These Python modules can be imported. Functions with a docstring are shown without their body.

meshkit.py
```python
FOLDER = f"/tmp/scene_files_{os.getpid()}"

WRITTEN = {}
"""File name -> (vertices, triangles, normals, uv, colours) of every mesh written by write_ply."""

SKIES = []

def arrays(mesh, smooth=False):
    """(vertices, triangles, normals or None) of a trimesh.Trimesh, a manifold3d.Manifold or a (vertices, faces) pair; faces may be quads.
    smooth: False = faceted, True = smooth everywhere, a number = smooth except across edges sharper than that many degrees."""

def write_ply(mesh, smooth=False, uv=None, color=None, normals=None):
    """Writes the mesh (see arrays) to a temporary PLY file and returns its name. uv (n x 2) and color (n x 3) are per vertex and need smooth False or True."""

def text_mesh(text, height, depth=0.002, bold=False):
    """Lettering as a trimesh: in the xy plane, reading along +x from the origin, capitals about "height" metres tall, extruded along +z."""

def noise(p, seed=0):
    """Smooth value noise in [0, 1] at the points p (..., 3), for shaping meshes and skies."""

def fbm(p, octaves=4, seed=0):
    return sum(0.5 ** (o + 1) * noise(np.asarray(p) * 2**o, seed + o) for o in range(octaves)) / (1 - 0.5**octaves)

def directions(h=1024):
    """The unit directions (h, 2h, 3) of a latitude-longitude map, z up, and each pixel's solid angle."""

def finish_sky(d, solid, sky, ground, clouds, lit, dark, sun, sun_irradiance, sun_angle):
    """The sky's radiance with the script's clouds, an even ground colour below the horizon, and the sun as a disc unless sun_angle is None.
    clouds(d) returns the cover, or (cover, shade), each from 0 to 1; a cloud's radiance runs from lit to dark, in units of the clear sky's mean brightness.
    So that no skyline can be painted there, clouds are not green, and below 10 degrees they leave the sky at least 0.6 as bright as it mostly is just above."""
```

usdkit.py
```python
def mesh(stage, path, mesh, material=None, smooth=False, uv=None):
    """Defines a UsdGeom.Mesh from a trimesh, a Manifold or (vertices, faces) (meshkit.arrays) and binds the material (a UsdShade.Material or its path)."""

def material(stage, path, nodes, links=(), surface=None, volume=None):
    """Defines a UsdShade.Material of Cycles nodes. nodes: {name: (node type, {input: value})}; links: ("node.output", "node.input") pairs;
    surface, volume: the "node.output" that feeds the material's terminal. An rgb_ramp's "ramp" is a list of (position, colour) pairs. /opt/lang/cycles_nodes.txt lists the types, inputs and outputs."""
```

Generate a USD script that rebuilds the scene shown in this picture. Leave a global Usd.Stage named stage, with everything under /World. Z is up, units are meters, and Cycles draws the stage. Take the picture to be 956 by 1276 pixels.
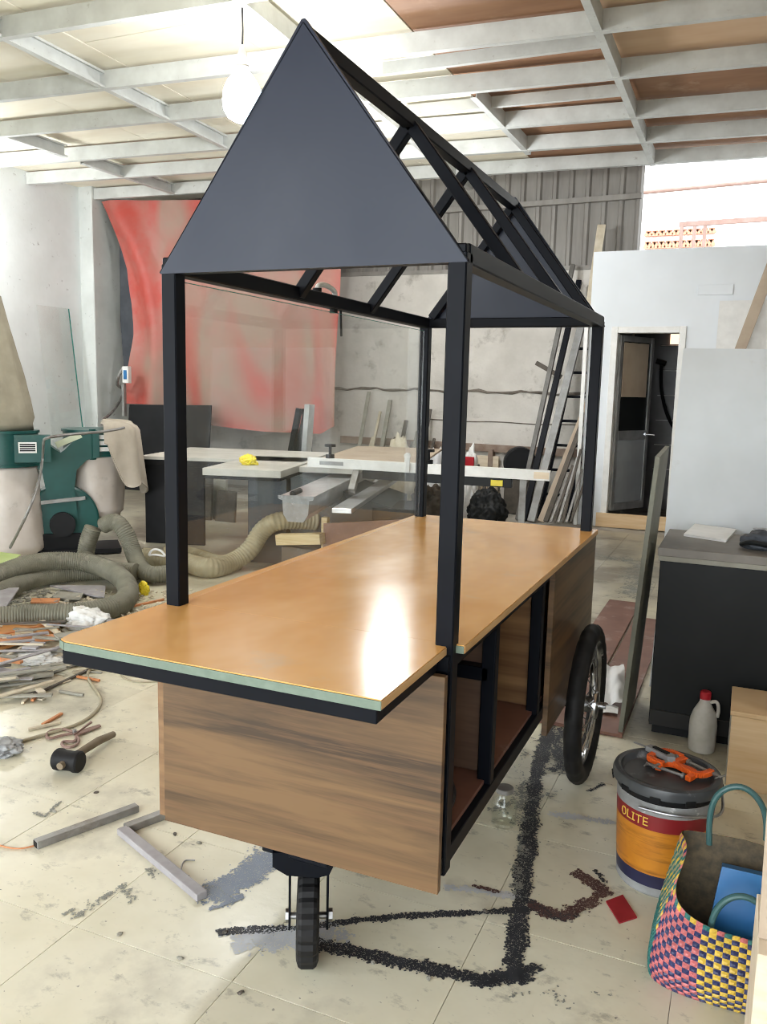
import math, random
import numpy as np, trimesh, manifold3d
import usdkit, meshkit
from pxr import Usd, UsdGeom, UsdLux, UsdShade, Gf, Sdf, Vt
from scipy.spatial.transform import Rotation as Rot
from scipy.interpolate import CubicSpline

stage = Usd.Stage.CreateInMemory()
UsdGeom.SetStageUpAxis(stage, 'Z')
UsdGeom.Xform.Define(stage, '/World')
rng = np.random.default_rng(7)

# ------------------------------------------------------------------ camera, sky, exposure
CAM = np.array([1.2478, -1.6338, 1.4142])
RM = Rot.from_euler('ZXY', [.4068, -.147, -.0234]).as_matrix()      # columns: right, forward, up
FPX, W_PX, H_PX = 1042.38, 956, 1276
cam = UsdGeom.Camera.Define(stage, '/World/camera')
cam.CreateHorizontalApertureAttr(36.0)
cam.CreateVerticalApertureAttr(36.0 * H_PX / W_PX)
cam.CreateFocalLengthAttr(36.0 * FPX / W_PX)
cam.CreateClippingRangeAttr(Gf.Vec2f(0.05, 500))
m4 = np.eye(4)
m4[0, :3], m4[1, :3], m4[2, :3], m4[3, :3] = RM[:, 0], RM[:, 2], -RM[:, 1], CAM
UsdGeom.Xformable(cam).AddTransformOp().Set(Gf.Matrix4d(m4.tolist()))
EXPOSURE = 1.3
cam.CreateExposureAttr(EXPOSURE)
SKY = 0.8
BULB = 64.0
dome = UsdLux.DomeLight.Define(stage, '/World/sky')
dome.CreateColorAttr(Gf.Vec3f(.92, .97, 1.0))
dome.CreateIntensityAttr(SKY)


def ray(u, v):
    return RM @ np.array([(u - 478) / FPX, 1, -(v - 638) / FPX])


def onz(u, v, z=0.0):
    d = ray(u, v)
    return CAM + d * (z - CAM[2]) / d[2]


def onx(u, v, x):
    d = ray(u, v)
    return CAM + d * (x - CAM[0]) / d[0]


def ony(u, v, y):
    d = ray(u, v)
    return CAM + d * (y - CAM[1]) / d[1]


# ------------------------------------------------------------------ materials
LK = '/World/Looks'
UsdGeom.Scope.Define(stage, LK)


def M(name, c1, c2=None, sc=6.0, st=(1, 1, 1), rough=.5, metal=0.0, bump=0.0, bsc=60.0, bst=(1, 1, 1), lo=.35, hi=.65,
      det=6.0, spec=.5, dist=0.0, coat=0.0, rough2=None, c3=None, sc3=3.0, lo3=.55, hi3=.7, st3=(1, 1, 1), emit=0.0, trans=0.0, rand=0.0):
    nodes = {'p': ('principled_bsdf', dict(base_color=c1, roughness=rough, metallic=metal, specular_ior_level=spec, coat_weight=coat,
                                           transmission_weight=trans))}
    links = []
    if emit:
        nodes['p'][1].update(emission_color=c1, emission_strength=emit)
    nodes['g'] = ('geometry', {})
    col = None
    if c2 is not None:
        nodes['m'] = ('mapping', dict(scale=tuple(np.array(st) * sc)))
        nodes['n'] = ('noise_texture', dict(scale=1.0, detail=det, roughness=.6, distortion=dist))
        nodes['r'] = ('rgb_ramp', dict(ramp=[(0, c1), (lo, c1), (hi, c2), (1, c2)]))
        links += [('g.position', 'm.vector'), ('m.vector', 'n.vector'), ('n.fac', 'r.fac')]
        col = 'r.color'
        if rough2 is not None:
            nodes['rr'] = ('map_range', dict(from_min=lo, from_max=hi, to_min=rough, to_max=rough2, clamp=True))
            links += [('n.fac', 'rr.value'), ('rr.result', 'p.roughness')]
    if c3 is not None:
        nodes['m3'] = ('mapping', dict(scale=tuple(np.array(st3) * sc3), location=(3.1, 7.7, 1.3)))
        nodes['n3'] = ('noise_texture', dict(scale=1.0, detail=7.0, roughness=.65))
        nodes['k3'] = ('map_range', dict(from_min=lo3, from_max=hi3, to_min=0.0, to_max=1.0, clamp=True))
        nodes['x3'] = ('mix_color', dict(a=c1, b=c3))
        links += [('g.position', 'm3.vector'), ('m3.vector', 'n3.vector'), ('n3.fac', 'k3.value'), ('k3.result', 'x3.fac')]
        if col:
            links.append((col, 'x3.a'))
        col = 'x3.result'
    if rand and col:
        nodes['oi'] = ('object_info', {})
        nodes['orr'] = ('map_range', dict(from_min=0.0, from_max=1.0, to_min=1 - rand, to_max=1 + rand))
        nodes['hv'] = ('hsv', {})
        links += [('oi.random', 'orr.value'), ('orr.result', 'hv.value'), (col, 'hv.color')]
        col = 'hv.color'
    if col:
        links.append((col, 'p.base_color'))
    if bump:
        nodes['bm'] = ('mapping', dict(scale=tuple(np.array(bst) * bsc)))
        nodes['bn'] = ('noise_texture', dict(scale=1.0, detail=5.0))
        nodes['b'] = ('bump', dict(strength=bump, distance=.01))
        links += [('g.position', 'bm.vector'), ('bm.vector', 'bn.vector'), ('bn.fac', 'b.height'), ('b.normal', 'p.normal')]
    return usdkit.material(stage, f'{LK}/{name}', nodes, links, surface='p.BSDF')


def MG(name, tint=(1, 1, 1), ior=1.5, haze=0.0, hazec=(.8, .8, .8)):
    """thin pane: transparent mixed with glossy by fresnel, a little dust"""
    nodes = {'t': ('transparent_bsdf', dict(color=tint)), 'g': ('glossy_bsdf', dict(color=(1, 1, 1), roughness=.01)),
             'lw': ('layer_weight', dict(blend=.5)), 'pw': ('math', dict(math_type='power', value2=5.0)),
             'f': ('math', dict(math_type='multiply_add', value2=.96, value3=.035)), 'x': ('mix_closure', {}),
             'd': ('diffuse_bsdf', dict(color=hazec)), 'y': ('mix_closure', dict(fac=haze))}
    links = [('lw.facing', 'pw.value1'), ('pw.value', 'f.value1'), ('f.value', 'x.fac'), ('t.BSDF', 'x.closure1'), ('g.BSDF', 'x.closure2'), ('x.closure', 'y.closure1'), ('d.BSDF', 'y.closure2')]
    return usdkit.material(stage, f'{LK}/{name}', nodes, links, surface='y.closure')


black_steel = M('black_steel', (.0025, .0035, .0065), (.004, .0052, .009), sc=9, rough=.42, spec=.12)
black_sheet = M('black_sheet', (.013, .018, .035), (.019, .025, .044), sc=2.5, rough=.34, rough2=.46, spec=.34)
black_matte = M('black_matte', (.005, .0055, .0065), (.011, .0115, .013), sc=5, rough=.6, spec=.25)
charcoal = M('charcoal', (.006, .0075, .008), (.011, .0125, .013), sc=3, rough=.5, spec=.25)
rubber = M('rubber', (.006, .006, .0065), (.012, .012, .013), sc=30, rough=.62, spec=.3)
chrome = M('chrome', (.55, .56, .58), (.35, .36, .37), sc=20, rough=.22, metal=1)
steel = M('steel', (.42, .43, .44), (.28, .28, .28), sc=12, rough=.38, metal=.9)
dull_steel = M('dull_steel', (.36, .36, .35), (.22, .21, .20), sc=9, rough=.5, metal=.6, c3=(.14, .10, .07), lo3=.6, hi3=.75)
aluminium = M('aluminium', (.62, .63, .64), (.45, .46, .47), sc=6, rough=.32, metal=.75)
counter_top = M('counter_top', (.80, .41, .115), (.86, .50, .18), sc=2.2, st=(1, .6, 1), rough=.13, rough2=.24, det=4,
                c3=(.74, .47, .22), sc3=4.0, lo3=.60, hi3=.74)
counter_edge = M('counter_edge', (.62, .40, .20), (.50, .29, .12), sc=40, st=(1, .1, 1), rough=.5)
dust_brown = M('dust_brown', (.15, .135, .115), (.21, .19, .165), sc=5, rough=.5)
green_edge = M('green_edge', (.13, .175, .135), (.17, .22, .175), sc=25, rough=.7)
walnut = M('walnut', (.160, .090, .039), (.044, .024, .011), sc=1.0, st=(.9, .9, 14), rough=.42, lo=.40, hi=.62, det=7, dist=.5,
           c3=(.15, .078, .036), sc3=1.0, st3=(3, 3, 80), lo3=.5, hi3=.75)
walnut_in = M('walnut_in', (.26, .15, .07), (.13, .065, .032), sc=1.0, st=(1.3, 1.3, 22), rough=.3, lo=.34, hi=.68, det=7)
brown_board = M('brown_board', (.155, .068, .045), (.21, .10, .07), sc=7, rough=.42, c3=(.42, .36, .32), sc3=6, lo3=.56, hi3=.8)
ply = M('ply', (.62, .42, .22), (.72, .54, .33), sc=2.0, st=(1, 1, 14), rough=.55, det=6)
ply_end = M('ply_end', (.72, .58, .42), (.60, .44, .28), sc=40, st=(1, 1, .4), rough=.65)
pale_ply = M('pale_ply', (.80, .69, .54), (.70, .58, .42), sc=4, st=(1, 1, 8), rough=.6)
pine = M('pine', (.66, .54, .32), (.52, .38, .19), sc=3, st=(1, 1, 30), rough=.65)
tan_board = M('tan_board', (.40, .31, .23), (.50, .41, .31), sc=3, rough=.6)
dusty_top = M('dusty_top', (.44, .43, .39), (.55, .53, .48), sc=5, rough=.55)
dust_cover = M('dust_cover', (.40, .38, .30), (.26, .24, .18), sc=8, rough=.9, bump=.3, bsc=60)
concrete = M('concrete', (.46, .44, .39), (.32, .29, .24), sc=2.2, rough=.8, det=9, c3=(.17, .145, .11), sc3=4, lo3=.54, hi3=.72, bump=.25, bsc=40)
wall_white = M('wall_white', (.74, .78, .78), (.64, .68, .67), sc=1.2, rough=.75, c3=(.36, .37, .36), sc3=13, lo3=.635, hi3=.73, bump=.12, bsc=25)
wall_pillar = M('wall_pillar', (.66, .69, .67), (.54, .57, .55), sc=1.6, rough=.8, c3=(.30, .31, .29), sc3=9, lo3=.64, hi3=.74, bump=.15, bsc=25)
wall_cement = M('wall_cement', (.64, .61, .56), (.50, .475, .43), sc=1.6, rough=.85, det=9, c3=(.27, .245, .21), sc3=3.0, lo3=.57, hi3=.74, bump=.5, bsc=22)
mortar_dark = M('mortar_dark', (.10, .085, .07), (.2, .17, .14), sc=12, rough=.9)
brown_beam = M('brown_beam', (.22, .15, .11), (.33, .26, .21), sc=7, rough=.85, bump=.4, bsc=30)
part_white = M('part_white', (.76, .80, .84), (.70, .74, .77), sc=1.0, rough=.7, c3=(.45, .46, .46), sc3=7, lo3=.68, hi3=.78, bump=.06, bsc=20)
panel_white = M('panel_white', (.72, .76, .80), (.62, .66, .68), sc=1.3, rough=.5, c3=(.50, .50, .44), sc3=1.7, lo3=.58, hi3=.75)
beam_paint = M('beam_paint', (.56, .58, .56), (.45, .46, .44), sc=4, rough=.55, c3=(.27, .25, .22), sc3=14, lo3=.64, hi3=.78)
board_cream = M('board_cream', (.80, .76, .64), (.74, .68, .54), sc=2, st=(.5, 2, 1), rough=.7, rand=.06)
board_tan = M('board_tan', (.60, .40, .25), (.66, .48, .32), sc=2, st=(.5, 2, 1), rough=.7, rand=.05)
board_brown = M('board_brown', (.34, .185, .10), (.25, .125, .065), sc=2.5, st=(.5, 2, 1), rough=.7, rand=.08, c3=(.40, .25, .16), sc3=3)
corrug = M('corrug', (.20, .185, .165), (.26, .245, .22), sc=3, st=(3, 1, .4), rough=.55, rand=.05)
tarp_mat = M('tarp_mat', (.31, .21, .16), (.44, .065, .047), sc=.62, st=(1.5, 1, .6), rough=.55, lo=.44, hi=.56, det=2, dist=.6, bump=.3, bsc=7,
             c3=(.38, .165, .135), sc3=1.6, lo3=.42, hi3=.75)
cloth_dark = M('cloth_dark', (.045, .052, .064), (.07, .078, .09), sc=4, rough=.8)
teal = M('teal', (.006, .062, .056), (.011, .082, .073), sc=5, rough=.38, c3=(.10, .12, .10), sc3=5, lo3=.62, hi3=.85)
bag_cloth = M('bag_cloth', (.33, .30, .225), (.23, .205, .15), sc=3, rough=.9, bump=.3, bsc=18)
bag_plastic = M('bag_plastic', (.62, .57, .53), (.52, .46, .41), sc=3, rough=.45, c3=(.24, .22, .18), sc3=3.0, lo3=.6, hi3=.8)
bag_pale = M('bag_pale', (.46, .41, .34), (.36, .315, .25), sc=4, rough=.85)
hose_mat = M('hose_mat', (.20, .195, .145), (.13, .125, .09), sc=5, rough=.6, c3=(.32, .30, .24), sc3=6, lo3=.55, hi3=.8)
hose_tan = M('hose_tan', (.36, .32, .21), (.26, .225, .14), sc=6, rough=.75, c3=(.45, .42, .32), sc3=9, lo3=.55, hi3=.8)
white_paint = M('white_paint', (.80, .80, .78), (.70, .70, .67), sc=8, rough=.4)
white_plastic = M('white_plastic', (.78, .78, .76), (.70, .70, .68), sc=10, rough=.4)
paper = M('paper', (.80, .81, .82), (.70, .72, .74), sc=6, rough=.8)
yellow = M('yellow', (.88, .75, .02), (.80, .62, .02), sc=14, rough=.35)
green_paper = M('green_paper', (.45, .56, .20), (.50, .60, .26), sc=9, rough=.7)
pale_label = M('pale_label', (.62, .68, .50), (.55, .62, .45), sc=20, rough=.5)
red_card = M('red_card', (.36, .015, .025), (.30, .012, .02), sc=20, rough=.6)
orange_paint = M('orange_paint', (.80, .13, .012), (.66, .09, .01), sc=20, rough=.4, c3=(.05, .03, .02), sc3=30, lo3=.62, hi3=.7)
pail_red = M('pail_red', (.25, .014, .018), (.20, .012, .015), sc=6, rough=.4)
pail_orange = M('pail_orange', (.60, .24, .02), (.46, .16, .012), sc=6, rough=.4, c3=(.16, .055, .01), sc3=5, st3=(1, 1, 9), lo3=.52, hi3=.75)
pail_navy = M('pail_navy', (.012, .014, .05), (.02, .02, .06), sc=8, rough=.45)
pail_grey = M('pail_grey', (.32, .33, .33), (.22, .22, .22), sc=12, rough=.42, c3=(.6, .6, .6), sc3=26, lo3=.62, hi3=.7)
lid_mat = M('lid_mat', (.035, .040, .045), (.07, .075, .08), sc=7, rough=.4, c3=(.34, .35, .36), sc3=9, lo3=.60, hi3=.78)
pail_yellow = M('pail_yellow', (.75, .50, .08), rough=.5)
jug_mat = M('jug_mat', (.55, .53, .48), (.42, .40, .34), sc=14, rough=.5)
cap_red = M('cap_red', (.42, .012, .022), rough=.4)
mallet_wood = M('mallet_wood', (.26, .215, .15), (.18, .14, .09), sc=10, st=(1, 1, 1), rough=.75)
weave = {k: M('weave_' + k, c, tuple(np.array(c) * .75), sc=30, rough=.42) for k, c in
         dict(pink=(.56, .15, .15), navy=(.022, .030, .11), yellow=(.72, .48, .06), teal=(.02, .15, .135), tan=(.34, .30, .16)).items()}
handle_teal = M('handle_teal', (.030, .105, .105), (.05, .12, .12), sc=20, rough=.4)
blue_plastic = M('blue_plastic', (.02, .13, .34), (.03, .17, .40), sc=6, rough=.35)
purple_dust = M('purple_dust', (.27, .255, .265), (.36, .345, .355), sc=12, rough=.6)
dusty_tube = M('dusty_tube', (.15, .145, .13), (.10, .095, .085), sc=9, rough=.5)
galv = M('galv', (.33, .335, .33), (.22, .22, .21), sc=7, rough=.5, metal=.2)
orange_lam = M('orange_lam', (.52, .22, .06), (.58, .28, .09), sc=3, rough=.4)
orange_wood = M('orange_wood', (.60, .25, .10), (.5, .2, .08), sc=10, rough=.6)
grey_wood = M('grey_wood', (.33, .32, .27), (.24, .23, .19), sc=8, rough=.75)
pale_wood = M('pale_wood', (.62, .56, .44), (.5, .43, .31), sc=9, rough=.7)
dark_wood = M('dark_wood', (.07, .062, .05), (.12, .10, .08), sc=9, rough=.7)
cable_mat = M('cable_mat', (.03, .03, .032), rough=.5)
cord_tan = M('cord_tan', (.36, .32, .22), rough=.6)
grey_film = M('grey_film', (.34, .35, .35), (.18, .185, .19), sc=14, rough=.35)
frost = M('frost', (.78, .78, .76), (.66, .66, .63), sc=14, rough=.4)
stain_black = M('stain_black', (.018, .021, .026), (.04, .043, .05), sc=15, rough=.6)
stain_brown = M('stain_brown', (.075, .035, .033), (.11, .06, .05), sc=15, rough=.6)
stain_blue = M('stain_blue', (.16, .20, .27), (.24, .28, .34), sc=9, rough=.5)
stain_grey = M('stain_grey', (.22, .23, .20), (.3, .3, .26), sc=15, rough=.6)
stain_haze = M('stain_haze', (.46, .48, .50), (.56, .58, .60), sc=9, rough=.5)
lamp_white = M('lamp_white', (.97, .985, 1.0), emit=BULB)
lit_pane = M('lit_pane', (1.0, .62, .40), emit=.9)
lam_dark = M('lam_dark', (.013, .013, .013), (.024, .024, .024), sc=3, rough=.45, spec=.3)
shower_tile = M('shower_tile', (.15, .15, .155), (.19, .19, .195), sc=5, rough=.35)
far_white = M('far_white', (.80, .79, .77), (.74, .73, .71), sc=.6, rough=.8)
far_terra = M('far_terra', (.62, .28, .18), (.55, .24, .15), sc=3, rough=.8)
rust = M('rust', (.24, .15, .12), (.30, .20, .17), sc=9, rough=.7)
ground_mat = M('ground_mat', (.46, .44, .41), (.38, .36, .33), sc=1.2, rough=.9)
glass_bay = MG('glass_bay', (.97, .985, .98), 1.5, haze=.012)
glass_edge = M('glass_edge', (.03, .20, .17), (.05, .26, .22), sc=20, rough=.2)
glass_lean = MG('glass_lean', (.975, .99, .985), 1.5, haze=.015)
jar_glass = MG('jar_glass', (.98, .99, .975), 1.5, haze=.0, hazec=(.6, .65, .5))


def floor_material(name, tint):
    """glazed cream tiles: dust film, scuffs, specks, and a grime that has collected with a shape of its own towards the working end of the hall"""
    n = {
        'g': ('geometry', {}), 's': ('separate_xyz', {}),
        'n1': ('noise_texture', dict(scale=1.7, detail=6, roughness=.6)),
        'r1': ('rgb_ramp', dict(ramp=[(.35, (.66 * tint, .625 * tint, .47 * tint)), (.65, (.76 * tint, .73 * tint, .585 * tint))])),
        'm2': ('mapping', dict(scale=(9, 14, 9), rotation=(0, 0, .5))), 'n2': ('noise_texture', dict(scale=1, detail=9, roughness=.72)),
        'k2': ('map_range', dict(from_min=.565, from_max=.70, to_min=0, to_max=.80, clamp=True)),
        'x2': ('mix_color', dict(b=(.26, .25, .20))),
        'n3': ('noise_texture', dict(scale=1.6, detail=8, roughness=.62)),
        'gy': ('map_range', dict(from_min=.2, from_max=5.5, to_min=-.03, to_max=.26, clamp=True)),
        'a3': ('math', dict(math_type='add')),
        'k3': ('map_range', dict(from_min=.53, from_max=.80, to_min=0, to_max=.88, clamp=True)),
        'x3': ('mix_color', dict(b=(.17, .15, .115))),
        'n4': ('noise_texture', dict(scale=55, detail=3)),
        'k4': ('map_range', dict(from_min=.70, from_max=.74, to_min=0, to_max=.7, clamp=True)),
        'x4': ('mix_color', dict(b=(.12, .11, .10))),
        'kr': ('map_range', dict(from_min=.3, from_max=.7, to_min=.17, to_max=.50, clamp=True)),
        'bn': ('noise_texture', dict(scale=30, detail=5)), 'b': ('bump', dict(strength=.06, distance=.01)),
        'p': ('principled_bsdf', dict(specular_ior_level=.5)),
    }
    l = [('g.position', 's.vector'), ('g.position', 'n1.vector'), ('n1.fac', 'r1.fac'), ('g.position', 'm2.vector'), ('m2.vector', 'n2.vector'),
         ('n2.fac', 'k2.value'), ('k2.result', 'x2.fac'), ('r1.color', 'x2.a'), ('g.position', 'n3.vector'), ('s.y', 'gy.value'),
         ('n3.fac', 'a3.value1'), ('gy.result', 'a3.value2'), ('a3.value', 'k3.value'), ('k3.result', 'x3.fac'), ('x2.result', 'x3.a'),
         ('g.position', 'n4.vector'), ('n4.fac', 'k4.value'), ('k4.result', 'x4.fac'), ('x3.result', 'x4.a'), ('x4.result', 'p.base_color'),
         ('n3.fac', 'kr.value'), ('kr.result', 'p.roughness'), ('g.position', 'bn.vector'), ('bn.fac', 'b.height'), ('b.normal', 'p.normal')]
    return usdkit.material(stage, f'{LK}/{name}', n, l, surface='p.BSDF')


tile_mats = [floor_material('tile_glaze_a', 1.0), floor_material('tile_glaze_b', .97), floor_material('tile_glaze_c', 1.03)]

# ------------------------------------------------------------------ mesh helpers
UP = np.array([0, 0, 1.0])


def A(*x):
    return np.array(x, float)


def unit(v):
    v = np.asarray(v, float)
    return v / (np.linalg.norm(v) + 1e-12)


def cat(*ms):
    out = []
    for m in ms:
        out += list(m) if isinstance(m, (list, tuple)) else [m]
    return trimesh.util.concatenate(out)


def cbox(lo, hi, b=.002):
    """box between two corners with chamfered edges"""
    lo, hi = np.minimum(lo, hi).astype(float), np.maximum(lo, hi).astype(float)
    b = min(b, .45 * (hi - lo).min())
    c, h = (lo + hi) / 2, (hi - lo) / 2
    pts = []
    for sx in (-1, 1):
        for sy in (-1, 1):
            for sz in (-1, 1):
                s = A(sx, sy, sz)
                for k in range(3):
                    d = h - b
                    d[k] = h[k]
                    pts.append(c + s * d)
    return trimesh.convex.convex_hull(np.array(pts))


def fr(p, q, up=UP):
    d = unit(np.asarray(q) - p)
    if abs(d @ unit(up)) > .99:
        up = A(0, 1, 0) if abs(d[1]) < .9 else A(1, 0, 0)
    s = unit(np.cross(d, up))
    return d, s, np.cross(s, d)


def bar(p, q, w, h, up=UP, b=.002):
    """rectangular bar from p to q; w across, h along up"""
    p, q = np.asarray(p, float), np.asarray(q, float)
    d, s, n = fr(p, q, up)
    L = np.linalg.norm(q - p)
    m = cbox(A(0, -w / 2, -h / 2), A(L, w / 2, h / 2), b)
    T = np.eye(4)
    T[:3, 0], T[:3, 1], T[:3, 2], T[:3, 3] = d, -s, n, p
    m.apply_transform(T)
    return m


def tube(path, r, sides=12, caps=True, closed=False):
    p = np.asarray(path, float)
    n = len(p)
    t = (np.roll(p, -1, 0) - np.roll(p, 1, 0)) if closed else np.gradient(p, axis=0)
    t /= np.linalg.norm(t, axis=1, keepdims=True) + 1e-12
    a = np.zeros_like(p)
    a0 = np.cross(t[0], UP if abs(t[0][2]) < .9 else A(1, 0, 0))
    for i in range(n):
        a0 = a0 - t[i] * (a0 @ t[i])
        a0 = unit(a0)
        a[i] = a0
    b = np.cross(t, a)
    ang = np.arange(sides) * 2 * np.pi / sides
    rr = np.broadcast_to(r, (n,))[:, None, None]
    v = (p[:, None] + rr * (np.cos(ang)[None, :, None] * a[:, None] + np.sin(ang)[None, :, None] * b[:, None])).reshape(-1, 3)
    f = []
    for i in range(n if closed else n - 1):
        k = (i + 1) % n
        j = np.arange(sides)
        j2 = (j + 1) % sides
        f += [np.stack([i * sides + j, i * sides + j2, k * sides + j2], 1), np.stack([i * sides + j, k * sides + j2, k * sides + j], 1)]
    if caps and not closed:
        j = np.arange(sides)
        j2 = (j + 1) % sides
        v = np.vstack([v, p[0], p[-1]])
        f += [np.stack([j2, j, np.full(sides, len(v) - 2)], 1), np.stack([(n - 1) * sides + j, (n - 1) * sides + j2, np.full(sides, len(v) - 1)], 1)]
    m = trimesh.Trimesh(v, np.vstack(f), process=False)
    if m.volume < 0:
        m.invert()
    return m


def spline(pts, n=40, closed=False):
    pts = np.asarray(pts, float)
    if closed:
        pts = np.vstack([pts, pts[:1]])
    s = np.concatenate([[0], np.cumsum(np.linalg.norm(np.diff(pts, axis=0), axis=1))])
    cs = CubicSpline(s, pts, bc_type='periodic' if closed else 'natural')
    t = np.linspace(0, s[-1], n, endpoint=not closed)
    return cs(t)


def hose(pts, r, pitch=.016, sides=16):
    """ribbed flexible duct"""
    rough = spline(pts, 400)
    L = np.linalg.norm(np.diff(rough, axis=0), axis=1).sum()
    n = int(L / pitch * 4)
    p = spline(pts, n)
    rr = r * (1 + .045 * np.cos(np.arange(n) * np.pi / 2) + .02 * np.sin(np.arange(n) * .021))
    return tube(p, rr, sides)


def lathe(profile, n=40, centre=(0, 0, 0), axis=None):
    m = trimesh.creation.revolve(np.asarray(profile, float), sections=n)
    if m.volume < 0:
        m.invert()
    if axis is not None:
        m.apply_transform(trimesh.geometry.align_vectors([0, 0, 1], axis))
    m.apply_translation(centre)
    return m


def cyl(p, q, r, n=20):
    return tube([p, q], r, n)


def prism(poly, p0, ex, ey, depth):
    """2-D polygon in the plane (ex, ey) at p0 extruded along ex x ey"""
    from shapely.geometry import Polygon
    m = trimesh.creation.extrude_polygon(Polygon(poly), depth, engine='earcut')
    T = np.eye(4)
    T[:3, 0], T[:3, 1], T[:3, 2], T[:3, 3] = ex, ey, np.cross(ex, ey), p0
    m.apply_transform(T)
    return m


def slab(pts, t, d=None):
    """planar polygon of 3-D points thickened by t along d (default: its normal)"""
    pts = np.asarray(pts, float)
    if d is None:
        d = unit(np.cross(pts[1] - pts[0], pts[2] - pts[0]))
    d = np.asarray(d, float)
    return trimesh.convex.convex_hull(np.vstack([pts, pts + d * t]))


def grid(fn, nu, nv, thick=.002):
    """a sheet given by fn(u, v) for arrays in [0,1], with thickness"""
    u, v = np.meshgrid(np.linspace(0, 1, nu), np.linspace(0, 1, nv), indexing='ij')
    p = fn(u, v).reshape(-1, 3)
    i, j = np.meshgrid(np.arange(nu - 1), np.arange(nv - 1), indexing='ij')
    a = (i * nv + j).ravel()
    f = np.vstack([np.stack([a, a + nv, a + nv + 1], 1), np.stack([a, a + nv + 1, a + 1], 1)])
    m = trimesh.Trimesh(p, f, process=False)
    n = m.vertex_normals
    q = p - n * thick
    k = len(p)
    rim = np.concatenate([np.arange(nv), np.arange(1, nu) * nv + nv - 1, (nu - 1) * nv + np.arange(nv - 2, -1, -1), np.arange(nu - 2, 0, -1) * nv])
    r2 = np.roll(rim, -1)
    side = np.vstack([np.stack([rim, rim + k, r2 + k], 1), np.stack([rim, r2 + k, r2], 1)])
    out = trimesh.Trimesh(np.vstack([p, q]), np.vstack([f, f[:, ::-1] + k, side]), process=False)
    return out


def blob(c, size, amp=.25, freq=2.5, seed=0, sub=4, flat=True):
    m = trimesh.creation.icosphere(sub, 1.0)
    v = m.vertices
    k = 1 + amp * 2 * (meshkit.fbm(v * freq + seed * 7.1, 4, seed) - .5)
    ridge = amp * .6 * np.abs(meshkit.noise(v * freq * 2.3 + seed, seed + 3) - .5)
    v = v * (k - ridge)[:, None] * np.asarray(size)
    if flat:
        v[:, 2] = np.maximum(v[:, 2], -size[2] * .55)
        v[:, 2] -= v[:, 2].min()
    return trimesh.Trimesh(v + np.asarray(c), m.faces, process=False)


def rot(m, deg, axis=(0, 0, 1), at=(0, 0, 0)):
    m = m.copy()
    m.apply_transform(trimesh.transformations.rotation_matrix(math.radians(deg), axis, at))
    return m


def moved(m, t):
    m = m.copy()
    m.apply_translation(t)
    return m


# ------------------------------------------------------------------ scene helpers
used = {}


def number(path):
    k = used.get(path, -1) + 1
    used[path] = k
    return path if k == 0 else f'{path}_{k:03d}'


def tag(prim, **kw):
    for k, v in kw.items():
        if v:
            prim.SetCustomDataByKey(k, v)
    return prim


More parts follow.
